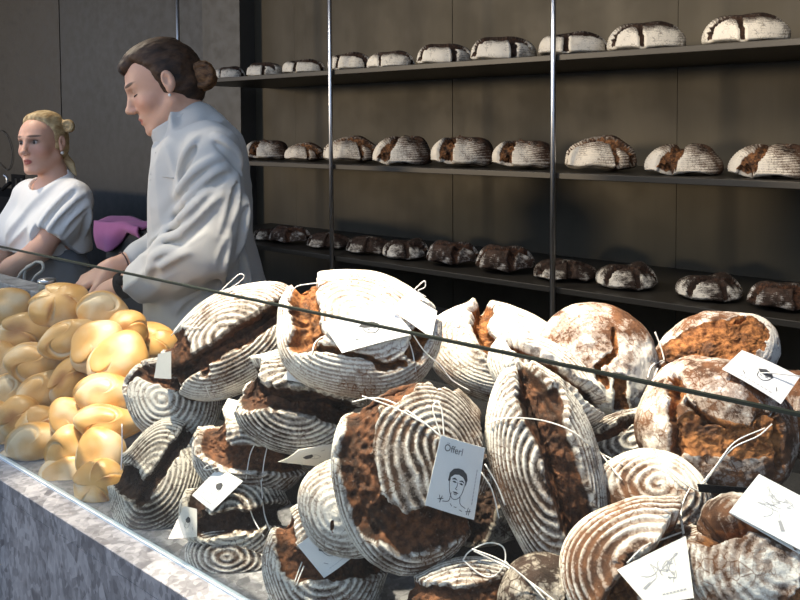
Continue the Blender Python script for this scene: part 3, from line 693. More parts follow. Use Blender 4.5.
# ------------------------------------------------------------------ paper tags and strings
M_PAPER = plain('cream_card', (0.80, 0.77, 0.70), 0.7, 0, 0.3, 60, 0.04)
M_PAPERB = plain('white_card', (0.82, 0.82, 0.81), 0.7, 0, 0.3, 60, 0.03)
M_INK = plain('dark_grey_print', (0.06, 0.06, 0.065), 0.8)
M_INKL = plain('light_grey_print', (0.36, 0.36, 0.37), 0.8)
M_STRING = plain('white_cotton_string', (0.78, 0.76, 0.72), 0.85, 0, 0.2, 300, 0.1)
class Card:
    """a small stiff card given by its four world corners (u along c0->c1, v along c0->c3), slightly bowed"""
    def __init__(s, c, bow=0.0):
        s.c = [np.asarray(p, float) for p in c]; s.bow = bow
        n = np.cross(s.c[1] - s.c[0], s.c[3] - s.c[0]); n /= np.linalg.norm(n)
        if np.dot(n, s.c[0] - CAM) > 0: n = -n
        s.n = n; s.w = np.linalg.norm(s.c[1] - s.c[0]); s.h = np.linalg.norm(s.c[3] - s.c[0])
    def at(s, u, v, lift=0.0):
        p = (1 - u) * (1 - v) * s.c[0] + u * (1 - v) * s.c[1] + u * v * s.c[2] + (1 - u) * v * s.c[3]
        return p + s.n * (lift + s.bow * 4 * u * (1 - u))
    def build(s, name, mat, parent, thick=0.0007, nu=8, nv=4, back=0.0):
        V, F = [], []
        for side in (0, 1):
            for j in range(nv + 1):
                for i in range(nu + 1): V.append(s.at(i / nu, j / nv, -back - side * thick))
        W = nu + 1; B = W * (nv + 1)
        for j in range(nv):
            for i in range(nu):
                q = (j * W + i, j * W + i + 1, (j + 1) * W + i + 1, (j + 1) * W + i)
                F.append(q); F.append(tuple(B + k for k in q[::-1]))
        rim = [i for i in range(W)] + [j * W + nu for j in range(1, nv + 1)] + [nv * W + i for i in range(nu - 1, -1, -1)] + [j * W for j in range(nv - 1, 0, -1)]
        for a_, b_ in zip(rim, rim[1:] + rim[:1]): F.append((a_, a_ + B, b_ + B, b_))
        return link(name, mesh(name, V, F), mat, parent, smooth=False)
    def lines(s, name, strokes, wd, mat, parent):
        """strokes in card units; wd = pen width in metres"""
        V, F = [], []
        for st in strokes:
            w_ = wd
            if len(st) == 2 and isinstance(st[1], float): st, w_ = st[0], st[1]
            p = smooth_path([(a_ * s.w, b_ * s.h) for a_, b_ in st], 5) if len(st) > 2 else np.array([(a_ * s.w, b_ * s.h) for a_, b_ in st])
            t = np.gradient(p, axis=0); t /= np.linalg.norm(t, axis=1)[:, None] + 1e-12
            nn = np.stack([-t[:, 1], t[:, 0]], 1) * w_ / 2
            b = len(V)
            for q, m_ in zip(p, nn):
                for sg in (1, -1):
                    r = q + sg * m_; V.append(s.at(r[0] / s.w, r[1] / s.h, .00035))
            for i in range(len(p) - 1): F.append((b + 2 * i, b + 2 * i + 1, b + 2 * i + 3, b + 2 * i + 2))
        return link(name, mesh(name, V, F), mat, parent, smooth=False)
    def poly(s, pts): return [s.at(a_, b_, .0003) for a_, b_ in pts]
    def fills(s, name, polys, mat, parent):
        V, F = [], []
        for pl in polys:
            b = len(V); V += s.poly(pl); F.append(tuple(range(b, b + len(pl))))
        return link(name, mesh(name, V, F), mat, parent, smooth=False)
    def text(s, name, txt, u, v, size, mat, parent, vert=False, sx=1.0):
        cu = bpy.data.curves.new(name, 'FONT'); cu.body = txt; cu.size = size; cu.resolution_u = 3
        tmp = bpy.data.objects.new(name + '_tmp', cu); COL.objects.link(tmp)
        dg = bpy.context.evaluated_depsgraph_get(); dg.update()
        me = bpy.data.meshes.new_from_object(tmp.evaluated_get(dg))
        bpy.data.objects.remove(tmp); bpy.data.curves.remove(cu)
        V = []
        for q in me.vertices:
            x, y = q.co.x * sx, q.co.y
            if vert: x, y = -y, x
            V.append(s.at(u + x / s.w, v - y / s.h, .00035))
        F = [tuple(p_.vertices) for p_ in me.polygons]; bpy.data.meshes.remove(me)
        return link(name, mesh(name, V, F), mat, parent, smooth=False)

def card_px(corners, keys, lift=.004, nrm=None, default=None):
    """corner pixels -> a card lying flush against a loaf: plane fitted to the crust under it, raised clear of it"""
    cs = [np.array(c, float) for c in corners]
    uv = [(u, v) for u in np.linspace(.04, .96, 6) for v in np.linspace(.04, .96, 6)]
    pix = [(1 - u) * (1 - v) * cs[0] + u * (1 - v) * cs[1] + u * v * cs[2] + (1 - u) * v * cs[3] for u, v in uv]
    hs = [hit(q[0], q[1], keys, 0.0) for q in pix]
    good = [h for h in hs if h is not None]
    cx, cy = np.mean(cs, axis=0)
    p0 = np.mean(good, axis=0) if good else Pd(cx, cy, default)
    nw = RT * nrm[0] + UP * nrm[1] - FW * nrm[2]; nw /= np.linalg.norm(nw)
    if len(good) >= 12:
        G = np.array(good); e_, v_ = np.linalg.eigh(np.cov((G - p0).T)); n2 = v_[:, 0]
        if np.dot(n2, FW) > 0: n2 = -n2
        nw = .55 * n2 + .45 * nw; nw /= np.linalg.norm(nw)
    push = 0.0
    for q, h in zip(pix, hs):
        if h is not None: push = max(push, np.dot(h - p0, nw))
    p0 = p0 + nw * (min(push, .035) + lift * .3)
    out = []
    for c in corners:
        d = ray(*c); out.append(CAM + d * (np.dot(p0 - CAM, nw) / np.dot(d, nw)))
    return out
def face_print(card, par, vtext=True):
    """a bald line portrait with dark hair and two crossed marks, as printed on the cards"""
    hairs = [[(.34, .58), (.34, .46), (.40, .40), (.50, .37)], ]
    hairs = [[(.33, .575), (.335, .46), (.40, .395), (.50, .37), (.60, .375), (.69, .42), (.725, .49), (.71, .59), (.68, .52), (.62, .475), (.53, .455), (.44, .47), (.38, .515), (.36, .575)], [(.40, .545), (.45, .515), (.53, .54), (.46, .535)], [(.56, .545), (.63, .52), (.68, .55), (.62, .54)], [(.42, .57), (.47, .555), (.52, .57), (.47, .58)], [(.57, .575), (.62, .56), (.66, .577), (.62, .587)], [(.46, .705), (.53, .695), (.59, .71), (.53, .72)]]
    card.fills('printed_hair', hairs, M_INK, par)
    st = [[(.37, .53), (.37, .62), (.41, .72), (.47, .79), (.53, .80), (.60, .77), (.66, .69), (.69, .55)], [(.44, .72), (.42, .84), (.30, .87)], [(.63, .74), (.66, .84), (.78, .88)],
          [(.41, .535), (.46, .515), (.51, .535)], [(.56, .54), (.62, .525), (.66, .55)], [(.43, .565), (.47, .558), (.50, .568)], [(.57, .573), (.61, .562), (.64, .575)],
          [(.535, .56), (.53, .62), (.51, .655), (.55, .665)], [(.47, .705), (.53, .70), (.58, .71)], [(.49, .725), (.53, .735), (.56, .725)], [(.46, .87), (.50, .90)], [(.54, .90), (.60, .90)], [(.66, .92), (.72, .93)],
          [(.22, .80), (.26, .87)], [(.28, .80), (.25, .90)], [(.20, .86), (.31, .83)], [(.84, .86), (.82, .96)], [(.88, .87), (.86, .96)], [(.79, .92), (.90, .90)]]
    card.lines('printed_portrait', st, card.w * .013, M_INK, par)
    if vtext:
        card.lines('printed_small_text', [[(.90, .32 + k * .05), (.895, .355 + k * .05)] for k in range(10)], card.w * .018, M_INKL, par)
def sketch_print(card, par, seed):
    rs = random.Random(seed); st = []
    for k in range(7):
        u, v = rs.uniform(.45, .8), rs.uniform(.3, .6)
        st.append([(u + rs.uniform(-.1, .1), v + rs.uniform(-.12, .12)) for _ in range(5)])
    st += [[(.16, .62), (.30, .55), (.42, .50)], [(.22, .35), (.33, .42), (.45, .40), (.52, .30)]]
    card.lines('printed_sketch', st, card.w * .008, M_INKL, par)
    card.fills('printed_knife', [[(.13, .60), (.29, .52), (.31, .56), (.17, .645)]], M_INKL, par)
    card.lines('printed_small_text', [[(.40 + .07 * k, .84), (.45 + .07 * k, .84)] for k in range(7)], card.w * .014, M_INKL, par)
def add_card(lf, corners, keys, kind='plain', mat=None, lift=.004, nrm=None, bow=0.0, default=None, fold=False, seed=1):
    par = LOAF[lf]
    cd = Card(card_px(corners, keys, lift, nrm, default), bow)
    t = cd.build('paper_tag', mat or M_PAPERB, par)
    if fold:
        c2 = Card([cd.c[0] - cd.n * .001, cd.c[1] - cd.n * .001, cd.c[2] - cd.n * .007, cd.c[3] - cd.n * .007]); c2.n = cd.n
        c2.build('folded_leaf', mat or M_PAPERB, t)
    if kind == 'face': face_print(cd, t)
    if kind == 'sketch': sketch_print(cd, t, seed)
    if kind == 'smudge':
        cd.fills('printed_hair', [[(.40, .40), (.50, .30), (.62, .34), (.68, .46), (.58, .52), (.46, .48)]], M_INK, t)
        cd.lines('printed_portrait', [[(.44, .48), (.46, .62), (.55, .68), (.63, .60), (.66, .47)], [(.25, .70), (.30, .78)], [(.80, .66), (.84, .76)], [(.48, .56), (.52, .55)], [(.56, .55), (.61, .54)]], cd.w * .014, M_INK, t)
        cd.lines('printed_small_text', [[(.25 + .07 * k, .88), (.30 + .07 * k, .88)] for k in range(8)], cd.w * .014, M_INKL, t)
    return cd, t
# the portrait card of the biggest loaf
cd, t = add_card('H', [(441, 435), (485, 448), (474, 520), (425, 505)], ['H'], 'face', M_PAPERB, .012, (.10, .12, .98), .002)
cd.text('printed_name', 'Öfferl', .12, .19, .0118, M_INK, t, sx=.86)
cards = [
 ('B', [(322, 322), (391, 306), (414, 334), (342, 353)], ['B'], 'smudge', M_PAPERB, .010, (.05, .62, .78), .002),
 ('C', [(299, 351), (334, 360), (325, 389), (282, 379)], ['C'], 'smudge', M_PAPERB, .012, (0, .45, .9), .003),
 ('A', [(158, 354), (171, 351), (171, 379), (154, 378)], ['A', 'D'], 'plain', M_PAPER, .006, (0, .2, .97), 0),
 ('D', [(222, 410), (228, 398), (239, 401), (235, 412)], ['C', 'F', 'D'], 'plain', M_PAPER, .004, (0, .4, .9), 0),
 ('F', [(278, 462), (298, 450), (334, 444), (334, 468)], ['F', 'J', 'C'], 'smudge', M_PAPER, .012, (.0, .60, .78), .003),
 ('G', [(219, 467), (243, 481), (212, 511), (192, 495)], ['G'], 'smudge', M_PAPERB, .010, (0, .2, .98), .002),
 ('G2', [(184, 506), (197, 509), (197, 537), (168, 539)], ['G', 'G2'], 'smudge', M_PAPER, .010, (0, .25, .97), 0),
 ('K', [(297, 545), (319, 528), (362, 549), (324, 578)], ['K'], 'smudge', M_PAPERB, .010, (0, .35, .93), .004),
 ('O', [(742, 350), (800, 377), (781, 404), (722, 369)], ['O'], 'smudge', M_PAPERB, .014, (.05, .62, .78), .002),
 ('Q', [(617, 570), (686, 536), (694, 598), (648, 606)], ['Q', 'R'], 'sketch', M_PAPER, .010, (0, .40, .92), .002),
]
TAG = {}
for lf, cor, keys, kind, mat, lift, nrm, bow in cards:
    TAG[lf] = add_card(lf, cor, keys, kind, mat, lift, nrm, bow, default=1.15, seed=len(TAG))
TAG['R'] = add_card('R', [(729, 512), (759, 474), (822, 507), (812, 556)], ['R'], 'sketch', M_PAPERB, .016, (.02, .66, .75), .002, fold=True, seed=9)
cd2, t2 = add_card('B', [(407, 293), (437, 311), (432, 338), (391, 309)], ['B'], 'plain', M_PAPERB, .014, (.22, .62, .75), .0)
cd2.text('printed_name', 'Öfferl', .14, .52, .0105, M_INKL, t2)
add_card('P', [(697, 484), (748, 488), (746, 496), (699, 492)], ['P', 'O', 'R'], 'plain', M_BLACK, .004, (0, .8, .6), 0, default=1.0)  # tag lying in shadow; its shade is put into the black colour

def string(lf, px, keys=None, lift=.004, r=.0009, lifts=None):
    """px: list of strands, each a list of pixels laid over the loaves"""
    paths = []
    for st in px:
        hs = [hit(q[0], q[1], keys, lift) if len(q) == 2 else None for q in st]
        good = [float(np.dot(h - CAM, FW)) for h in hs if h is not None]
        dflt = float(np.median(good)) if good else 1.2
        ds = []
        for q, h in zip(st, hs):
            ds.append(float(np.dot(h - CAM, FW)) if h is not None else None)
        idx = [i for i, v in enumerate(ds) if v is not None]
        full = np.interp(range(len(ds)), idx, [ds[i] for i in idx]) if idx else np.full(len(ds), dflt)
        med = np.convolve(np.pad(full, 1, mode='edge'), np.ones(3) / 3, 'valid')
        full = np.minimum(full, med)
        paths.append([Pd(q[0], q[1], dd) for q, dd in zip(st, full)])
    for pth in paths: tubes('string', [pth], r, M_STRING, LOAF[lf], 6, 6)
string('A', [[(171, 336), (184, 322), (205, 306), (225, 292), (238, 283), (244, 277), (240, 274), (230, 282), (214, 297), (200, 306), (188, 318), (180, 326)], [(184, 326), (196, 328), (203, 325)]], ['A'])
string('B', [[(312, 353), (315, 343), (322, 337), (336, 332), (350, 327), (360, 320), (365, 313)], [(289, 300), (296, 287), (310, 284), (325, 282)], [(405, 333), (412, 350), (416, 372)], [(410, 330), (425, 352), (440, 365), (452, 380), (470, 391)],
             [(414, 290), (424, 281), (425, 287), (418, 291), (426, 297)]], ['B'])
string('C', [[(326, 368), (336, 380), (343, 400)], [(331, 366), (346, 385), (350, 396)], [(334, 362), (345, 375), (360, 392)]], ['C'], .006)
string('D', [[(206, 387), (212, 399), (224, 397)]], ['D', 'A', 'F'])
string('E', [[(121, 470), (122, 450), (122, 424)]], ['E', 'D'], .010)
string('F', [[(257, 440), (250, 455), (246, 479)], [(268, 443), (264, 462), (262, 481)]], ['F'])
string('G', [[(219, 467), (207, 470), (204, 468), (212, 463)], [(247, 500), (254, 520), (264, 537)], [(261, 480), (264, 512), (270, 530)]], ['G', 'F'])
string('K', [[(304, 566), (297, 583), (295, 592)], [(302, 562), (296, 578), (292, 590)]], ['K'])
string('H', [[(352, 402), (372, 398), (392, 402), (418, 418), (441, 437)], [(362, 396), (395, 408), (425, 424), (443, 438)], [(441, 437), (433, 410), (437, 402), (442, 412), (444, 438)], [(441, 437), (440, 455), (455, 470)],
             [(463, 560), (470, 551), (488, 543), (503, 547), (505, 562), (497, 574), (488, 577), (477, 572), (463, 560)], [(472, 549), (500, 560), (525, 578), (545, 600)], [(474, 551), (505, 566), (530, 582), (556, 602)],
             [(481, 472), (492, 490), (499, 518)], [(485, 464), (497, 485), (505, 505)]], ['H', 'U', 'V', 'I'])
string('I', [[(488, 424), (500, 419), (520, 418), (545, 421), (570, 430), (590, 445), (604, 455), (622, 464)], [(600, 452), (612, 468), (622, 480)]], ['I', 'T', 'P'], .005)
string('L', [[(498, 321), (510, 326), (522, 331), (530, 337), (534, 330), (526, 326), (516, 329), (524, 338), (532, 335)], [(498, 324), (514, 330), (528, 337)], [(450, 328), (458, 323), (464, 326)], [(513, 353), (504, 364), (500, 378)], [(517, 354), (507, 366), (502, 380)]], ['L', 'W'])
string('N', [[(655, 332), (660, 345), (664, 360), (660, 365), (656, 372), (654, 380)], [(664, 360), (652, 366), (648, 378)]], ['N', 'M', 'O'], .008, .0014)
string('O', [[(702, 488), (714, 470), (733, 448), (758, 436), (772, 424)], [(700, 486), (716, 466), (735, 442), (765, 428)], [(666, 467), (682, 482), (696, 490), (704, 492)], [(748, 374), (770, 373), (800, 376)]], ['O', 'P'], .006)
string('Q', [[(682, 532), (666, 538), (645, 546), (627, 563)], [(683, 534), (680, 520), (668, 512), (655, 508)], [(684, 533), (681, 512), (684, 500), (690, 488)], [(684, 536), (688, 552), (678, 568), (664, 566), (660, 558), (672, 548), (684, 536)]], ['Q', 'P'], .008)
# ------------------------------------------------------------------ people: continuous surfaces from distance fields
class Field:
    def __init__(s, lo, hi, h):
        s.lo = np.asarray(lo, float); s.h = h
        s.n = np.ceil((np.asarray(hi) - s.lo) / h).astype(int) + 1
        s.f = np.full(s.n, .05, np.float32)
    def _sub(s, lo, hi, m=.05):
        a = np.clip(np.floor((np.asarray(lo) - m - s.lo) / s.h).astype(int), 0, s.n - 1)
        b = np.clip(np.ceil((np.asarray(hi) + m - s.lo) / s.h).astype(int) + 1, 1, s.n)
        if (b <= a).any(): return None
        sl = tuple(slice(i, j) for i, j in zip(a, b))
        g = np.meshgrid(*[s.lo[k] + s.h * np.arange(a[k], b[k]) for k in range(3)], indexing='ij')
        return sl, np.stack(g, -1)
    def _join(s, sl, d, k, op='add'):
        f = s.f[sl]; d = d.astype(np.float32)
        if op == 'add':
            h = np.maximum(k - np.abs(f - d), 0) / max(k, 1e-6); r = np.minimum(f, d) - h * h * k * .25
        else:                        # carve
            d = -d; h = np.maximum(k - np.abs(f - d), 0) / max(k, 1e-6); r = np.maximum(f, d) + h * h * k * .25
        s.f[sl] = np.minimum(r, .05)
    def cap(s, a, b, ra, rb=None, k=.02, op='add'):
        rb = ra if rb is None else rb; a, b = np.asarray(a, float), np.asarray(b, float); R = max(ra, rb)
        q = s._sub(np.minimum(a, b) - R, np.maximum(a, b) + R)
        if q is None: return
        sl, p = q; ab = b - a
        t = np.clip(((p - a) @ ab) / (ab @ ab + 1e-12), 0, 1)
        s._join(sl, np.linalg.norm(p - a - t[..., None] * ab, axis=-1) - (ra + (rb - ra) * t), k, op)
    def chain(s, pts, rad, k=.02):
        for i in range(len(pts) - 1): s.cap(pts[i], pts[i + 1], rad[i], rad[i + 1], k)
    def ell(s, c, r, A=None, k=.02, op='add', noise=None):
        """A: rows = the ellipsoid's axes in world space"""
        c, r = np.asarray(c, float), np.asarray(r, float); A = np.eye(3) if A is None else np.asarray(A)
        R = np.sqrt(((A * r[:, None]) ** 2).sum(0))
        q = s._sub(c - R, c + R)
        if q is None: return
        sl, p = q; l = (p - c) @ A.T
        k0 = np.linalg.norm(l / r, axis=-1); k1 = np.linalg.norm(l / (r * r), axis=-1)
        s._join(sl, k0 * (k0 - 1) / np.maximum(k1, 1e-6), k, op)
    def pts(s):
        g = np.meshgrid(*[s.lo[k] + s.h * np.arange(s.n[k]) for k in range(3)], indexing='ij')
        return np.stack(g, -1)
    def cut(s, point, normal, k=.0):
        """keep what lies behind the plane"""
        p = s.pts(); d = ((p - np.asarray(point)) @ np.asarray(normal)).astype(np.float32)
        h = np.maximum(k - np.abs(s.f - d), 0) / max(k, 1e-6)
        s.f = np.maximum(s.f, d) + h * h * k * .25
    def mesh(s, name, relax=1):
        f = s.f; f[0], f[-1], f[:, 0], f[:, -1], f[:, :, 0], f[:, :, -1] = [.05] * 6
        ins = f < 0
        cnt = sum(ins[i:ins.shape[0] - 1 + i, j:ins.shape[1] - 1 + j, k:ins.shape[2] - 1 + k].astype(np.int8) for i in (0, 1) for j in (0, 1) for k in (0, 1))
        cells = np.argwhere((cnt > 0) & (cnt < 8))
        idx = np.full(cnt.shape, -1, np.int64); idx[tuple(cells.T)] = np.arange(len(cells))
        cor = {(i, j, k): f[cells[:, 0] + i, cells[:, 1] + j, cells[:, 2] + k] for i in (0, 1) for j in (0, 1) for k in (0, 1)}
        acc = np.zeros((len(cells), 3)); num = np.zeros(len(cells))
        for c in cor:
            for ax in range(3):
                if c[ax] == 0:
                    e = list(c); e[ax] = 1; a, b = cor[c], cor[tuple(e)]
                    m = (a < 0) != (b < 0); t = np.where(m, a / np.where(m, a - b, 1), 0)
                    p = np.array(c, float)[None].repeat(len(cells), 0); p[:, ax] += t
                    acc += p * m[:, None]; num += m
        V = (cells + acc / num[:, None]) * s.h + s.lo
        F = []
        for ax in range(3):
            u, v = (ax + 1) % 3, (ax + 2) % 3
            sl0 = [slice(None)] * 3; sl1 = [slice(None)] * 3; sl0[ax] = slice(0, -1); sl1[ax] = slice(1, None)
            a, b = ins[tuple(sl0)], ins[tuple(sl1)]
            for flip, msk in ((0, a & ~b), (1, ~a & b)):
                e = np.argwhere(msk)
                e = e[(e[:, u] > 0) & (e[:, v] > 0) & (e[:, u] < f.shape[u] - 1) & (e[:, v] < f.shape[v] - 1)]
                q = []
                for du, dv in ((0, 0), (1, 0), (1, 1), (0, 1)):
                    w = e.copy(); w[:, u] -= 1 - du; w[:, v] -= 1 - dv; q.append(idx[tuple(w.T)])
                q = np.stack(q, 1)
                F.append(q[:, ::-1] if flip else q)
        F = np.vstack(F); F = F[(F >= 0).all(1)]
        for _ in range(relax):       # one pass of neighbour averaging evens out the grid
            A = np.zeros_like(V); n = np.zeros(len(V))
            for i in range(4):
                np.add.at(A, F[:, i], V[F[:, (i + 1) % 4]]); np.add.at(n, F[:, i], 1)
                np.add.at(A, F[:, i], V[F[:, (i + 3) % 4]]); np.add.at(n, F[:, i], 1)
            V = .5 * V + .5 * A / np.maximum(n, 1)[:, None]
        me = bpy.data.meshes.new(name)
        me.vertices.add(len(V)); me.vertices.foreach_set('co', V.astype(np.float32).ravel())
        me.loops.add(F.size); me.loops.foreach_set('vertex_index', F.astype(np.int32).ravel())
        me.polygons.add(len(F)); me.polygons.foreach_set('loop_start', np.arange(0, F.size, 4, dtype=np.int32))
        me.update(calc_edges=True); me.validate()
        return me, V

class Frame:
    """a head's or a hand's own axes: x = its left, y = forward, z = up"""
    def __init__(s, o, fwd, up, sc=1.0):
        s.o = np.asarray(o, float); f = np.asarray(fwd, float); f /= np.linalg.norm(f)
        u = np.asarray(up, float); u = u - f * (u @ f); u /= np.linalg.norm(u)
        s.A = np.stack([np.cross(u, f), f, u]); s.s = sc      # rows: left, forward, up
    def __call__(s, x, y, z): return s.o + s.s * (np.array([x, y, z]) @ s.A)
    def local(s, V): return (V - s.o) @ s.A.T / s.s

def head(F, H, k=.012, lids=0.0):
    A, c = H.A, H.s
    e = lambda p, r, kk=k, op='add': F.ell(H(*p), np.array(r) * c, A, kk, op)
    cp = lambda a, b, ra, rb, kk=k: F.cap(H(*a), H(*b), ra * c, rb * c, kk)
    e((0, -.018, .028), (.073, .092, .088), .02)                 # skull
    e((0, .040, .030), (.060, .050, .060), .03)                  # forehead
    e((0, .030, -.035), (.056, .060, .075), .03)                 # face
    e((0, .052, -.078), (.036, .036, .038), .02)                 # mouth and chin mass
    e((0, .075, -.108), (.018, .016, .014), .015)                # chin
    for sx in (-1, 1):
        cp((sx * .056, -.006, -.055), (sx * .022, .062, -.108), .018, .014, .02)     # jaw
        e((sx * .040, .055, -.032), (.022, .022, .020), .02)     # cheek
        cp((sx * .012, .088, .024), (sx * .046, .066, .024), .010, .008, .012)       # brow ridge
        e((sx * .031, .092, .004), (.017, .014, .011), .010, 'carve')                # eye socket
        e((sx * .031, .0655, .004), (.0165, .0165, .0145), .004)                       # lid and eyeball mass
        e((sx * .010, .099, -.040), (.0075, .010, .007), .006)   # nostril wing
        ea = H(sx * .073, -.012, -.008)                          # ear
        e((sx * .083, -.014, -.002), (.010, .018, .030), .006)
        e((sx * .0905, -.009, .001), (.007, .009, .016), .004, 'carve')
        e((sx * .082, -.008, -.028), (.007, .009, .010), .006)
    cp((0, .086, .016), (0, .106, -.030), .0075, .0095, .010)    # nose bridge
    e((0, .110, -.034), (.0105, .011, .009), .008)               # nose tip
    e((0, .087, -.066), (.020, .010, .0055), .005)               # upper lip
    e((0, .085, -.079), (.017, .010, .0062), .005)               # lower lip
    e((0, .098, -.0722), (.022, .006, .0016), .002, 'carve')

def hand(F, wrist, fwd, palm, left=1, curl=.5, sc=1.0, spread=.25):
    """fwd = towards the fingers, palm = way the palm faces, left=+1 when the thumb lies on the (palm x fwd) side"""
    f = np.asarray(fwd, float); f /= np.linalg.norm(f); p = np.asarray(palm, float); p = p - f * (p @ f); p /= np.linalg.norm(p)
    s = np.cross(p, f) * left
    W = np.asarray(wrist, float)
    A = np.stack([s, f, p])
    F.ell(W + f * .045 * sc, (.040 * sc, .052 * sc, .015 * sc), A, .012)
    F.cap(W, W + f * .02 * sc, .023 * sc, .026 * sc, .015)
    for i, (off, ln, r) in enumerate(((.028, .070, .0085), (.010, .078, .0088), (-.009, .073, .0085), (-.026, .058, .0076))):
        d = f + s * (off / .03) * spread * .35
        a = W + (f * .082 + s * off) * sc; ang = curl * (.55 + .12 * i); pts = [a - f * .012 * sc, a]
        for j, q in enumerate((.46, .30, .24)):
            c_, s_ = math.cos(ang), math.sin(ang)
            dd = d / np.linalg.norm(d) * c_ + p * s_; a = a + dd * ln * q * sc; pts.append(a); ang += curl * .75
        F.chain(pts, [r * sc * x for x in (1.05, 1.05, 1.0, .92, .78)], .006)
    a = W + (f * .022 + s * .030) * sc
    b = a + (f * .030 + s * .026 + p * .008) * sc; c = b + (f * .032 + s * .006 + p * .012) * sc; d = c + (f * .024 - s * .004 + p * .012) * sc
    F.chain([W + f * .012 * sc + s * .012 * sc, a, b, c, d], [.016 * sc, .0145 * sc, .0115 * sc, .0105 * sc, .0085 * sc], .010)

def skin_mat(name, skin, lip, brow, eye_dark):
    m = NT(name); hp = m.attr('head_place', 'Vector')
    co = m.coord(); n = m.noise(co, 60, 3)
    c = m.mix(n, tuple(x * .93 for x in skin), tuple(min(1, x * 1.06) for x in skin))
    def spot_(cx, cy, cz, rx, ry, rz, soft=.35):
        v = m.vmath('SUBTRACT', hp, (cx, cy, cz)).outputs[0]
        v = m.vmath('DIVIDE', v, (rx, ry, rz)).outputs[0]
        l = m.new('ShaderNodeVectorMath', operation='LENGTH'); m.link(v, l.inputs[0])
        return m.rng(l.outputs['Value'], 1 - soft, 1 + soft, 1.0, 0.0)
    for sx in (-1, 1):
        c = m.mix(m.math('MULTIPLY', spot_(sx * .042, .075, -.035, .026, .05, .022, .6), .28), c, (.62, .22, .16))
        c = m.mix(m.math('MULTIPLY', spot_(sx * .031, .085, .006, .020, .03, .011, .4), .75 * eye_dark), c, (.07, .045, .04))
        c = m.mix(m.math('MULTIPLY', spot_(sx * .034, .085, .0275, .023, .035, .0046, .3), .9), c, brow)
    c = m.mix(m.math('MULTIPLY', spot_(0, .095, -.0725,   .0205, .022, .0105, .16), .85), c, lip)
    m.base(c, .5, 0, .4)
    m.b.inputs['Subsurface Weight'].default_value = .12; m.b.inputs['Subsurface Radius'].default_value = (.02, .008, .005); m.b.inputs['Subsurface Scale'].default_value = .3
    return m.m
def put_head_place(me, V, H):
    at = me.attributes.new('head_place', 'FLOAT_VECTOR', 'POINT')
    L = H.local(V); L[np.abs(L).max(1) > .25] = 9
    at.data.foreach_set('vector', L.astype(np.float32).ravel())
def hair_mat(name, a, b, stretch):
    m = NT(name); hp = m.attr('head_place', 'Vector')
    mp = m.new('ShaderNodeMapping'); m.link(hp, mp.inputs[0]); mp.inputs['Scale'].default_value = stretch
    n = m.noise(mp.outputs[0], 1.0, 5, .65)
    m.base(m.mix(m.rng(n, .3, .7), a, b), .6, 0, .3); m.bump(n, .5, .003); return m.m
def hair_cap(H, hairline, thick, h=.003, strand=0.0, extra=None, sunk=.0):
    """hairline = list of (point, normal) planes in head axes: hair is what lies behind all of them"""
    F = Field(H.o - .19, H.o + .19, h)
    A, c = H.A, H.s
    F.ell(H(0, -.018, .028), (np.array((.073, .092, .088)) + thick) * c, A, .0)
    F.ell(H(0, .040, .030), (np.array((.060, .050, .060)) + thick) * c, A, .03)
    F.ell(H(0, -.060, -.030), np.array((.062, .045, .055)) * c, A, .03)
    P_ = F.pts(); L = H.local(P_)
    cut = np.full(F.f.shape, -1.0)
    for (p, n) in hairline:
        n = np.asarray(n, float); n /= np.linalg.norm(n)
        cut = np.maximum(cut, (np.stack([np.abs(L[..., 0]), L[..., 1], L[..., 2]], -1) - np.asarray(p)) @ n)
    d = cut * c; k = .012
    hh = np.maximum(k - np.abs(F.f - d), 0) / k
    F.f = (np.maximum(F.f, d) + hh * hh * k * .25).astype(np.float32)
    if extra: extra(F)
    F.f = (F.f + strand * (fbm(np.stack([L[..., 0] * 110, L[..., 1] * 28, L[..., 2] * 80], -1), 2) - .5)).astype(np.float32)
    return F
def cloth(name, ca, cb, scale=9, bump=.15, crease=0.0):
    m = NT(name); co = m.coord(); n = m.noise(co, scale, 4); n2 = m.noise(co, 400, 2)
    if crease:
        w = m.math('ABSOLUTE', m.math('SUBTRACT', m.noise(m.coord('Object', (1.4, 1.4, .55)), 16, 3), .5))
        n2 = m.math('ADD', n2, m.math('MULTIPLY', m.rng(w, 0, .12), crease))
    m.base(m.mix(n, ca, cb), .85, 0, .2); m.b.inputs['Sheen Weight'].default_value = .15
    m.bump(m.math('ADD', n2, m.math('MULTIPLY', n, 2.0)), bump, .002); return m.m
def folds(F, amp, vec_scale, freq_seed=0.0, region=None):
    """long soft creases: sharp ridges of a stretched, slightly warped noise"""
    P_ = F.pts(); q = P_ @ np.asarray(vec_scale).T + freq_seed
    q = q + 1.1 * np.stack([vnoise(q * .45 + 7), vnoise(q * .45 + 3), vnoise(q * .45 + 19)], -1)
    r = 1 - np.abs(2 * vnoise(q) - 1) * 1.6
    d = amp * (np.clip(r, -.4, 1) - .2) * (.3 + 1.2 * vnoise(q * .3 + 31))
    if region is not None: d = d * region(P_)
    F.f = (F.f - d).astype(np.float32)
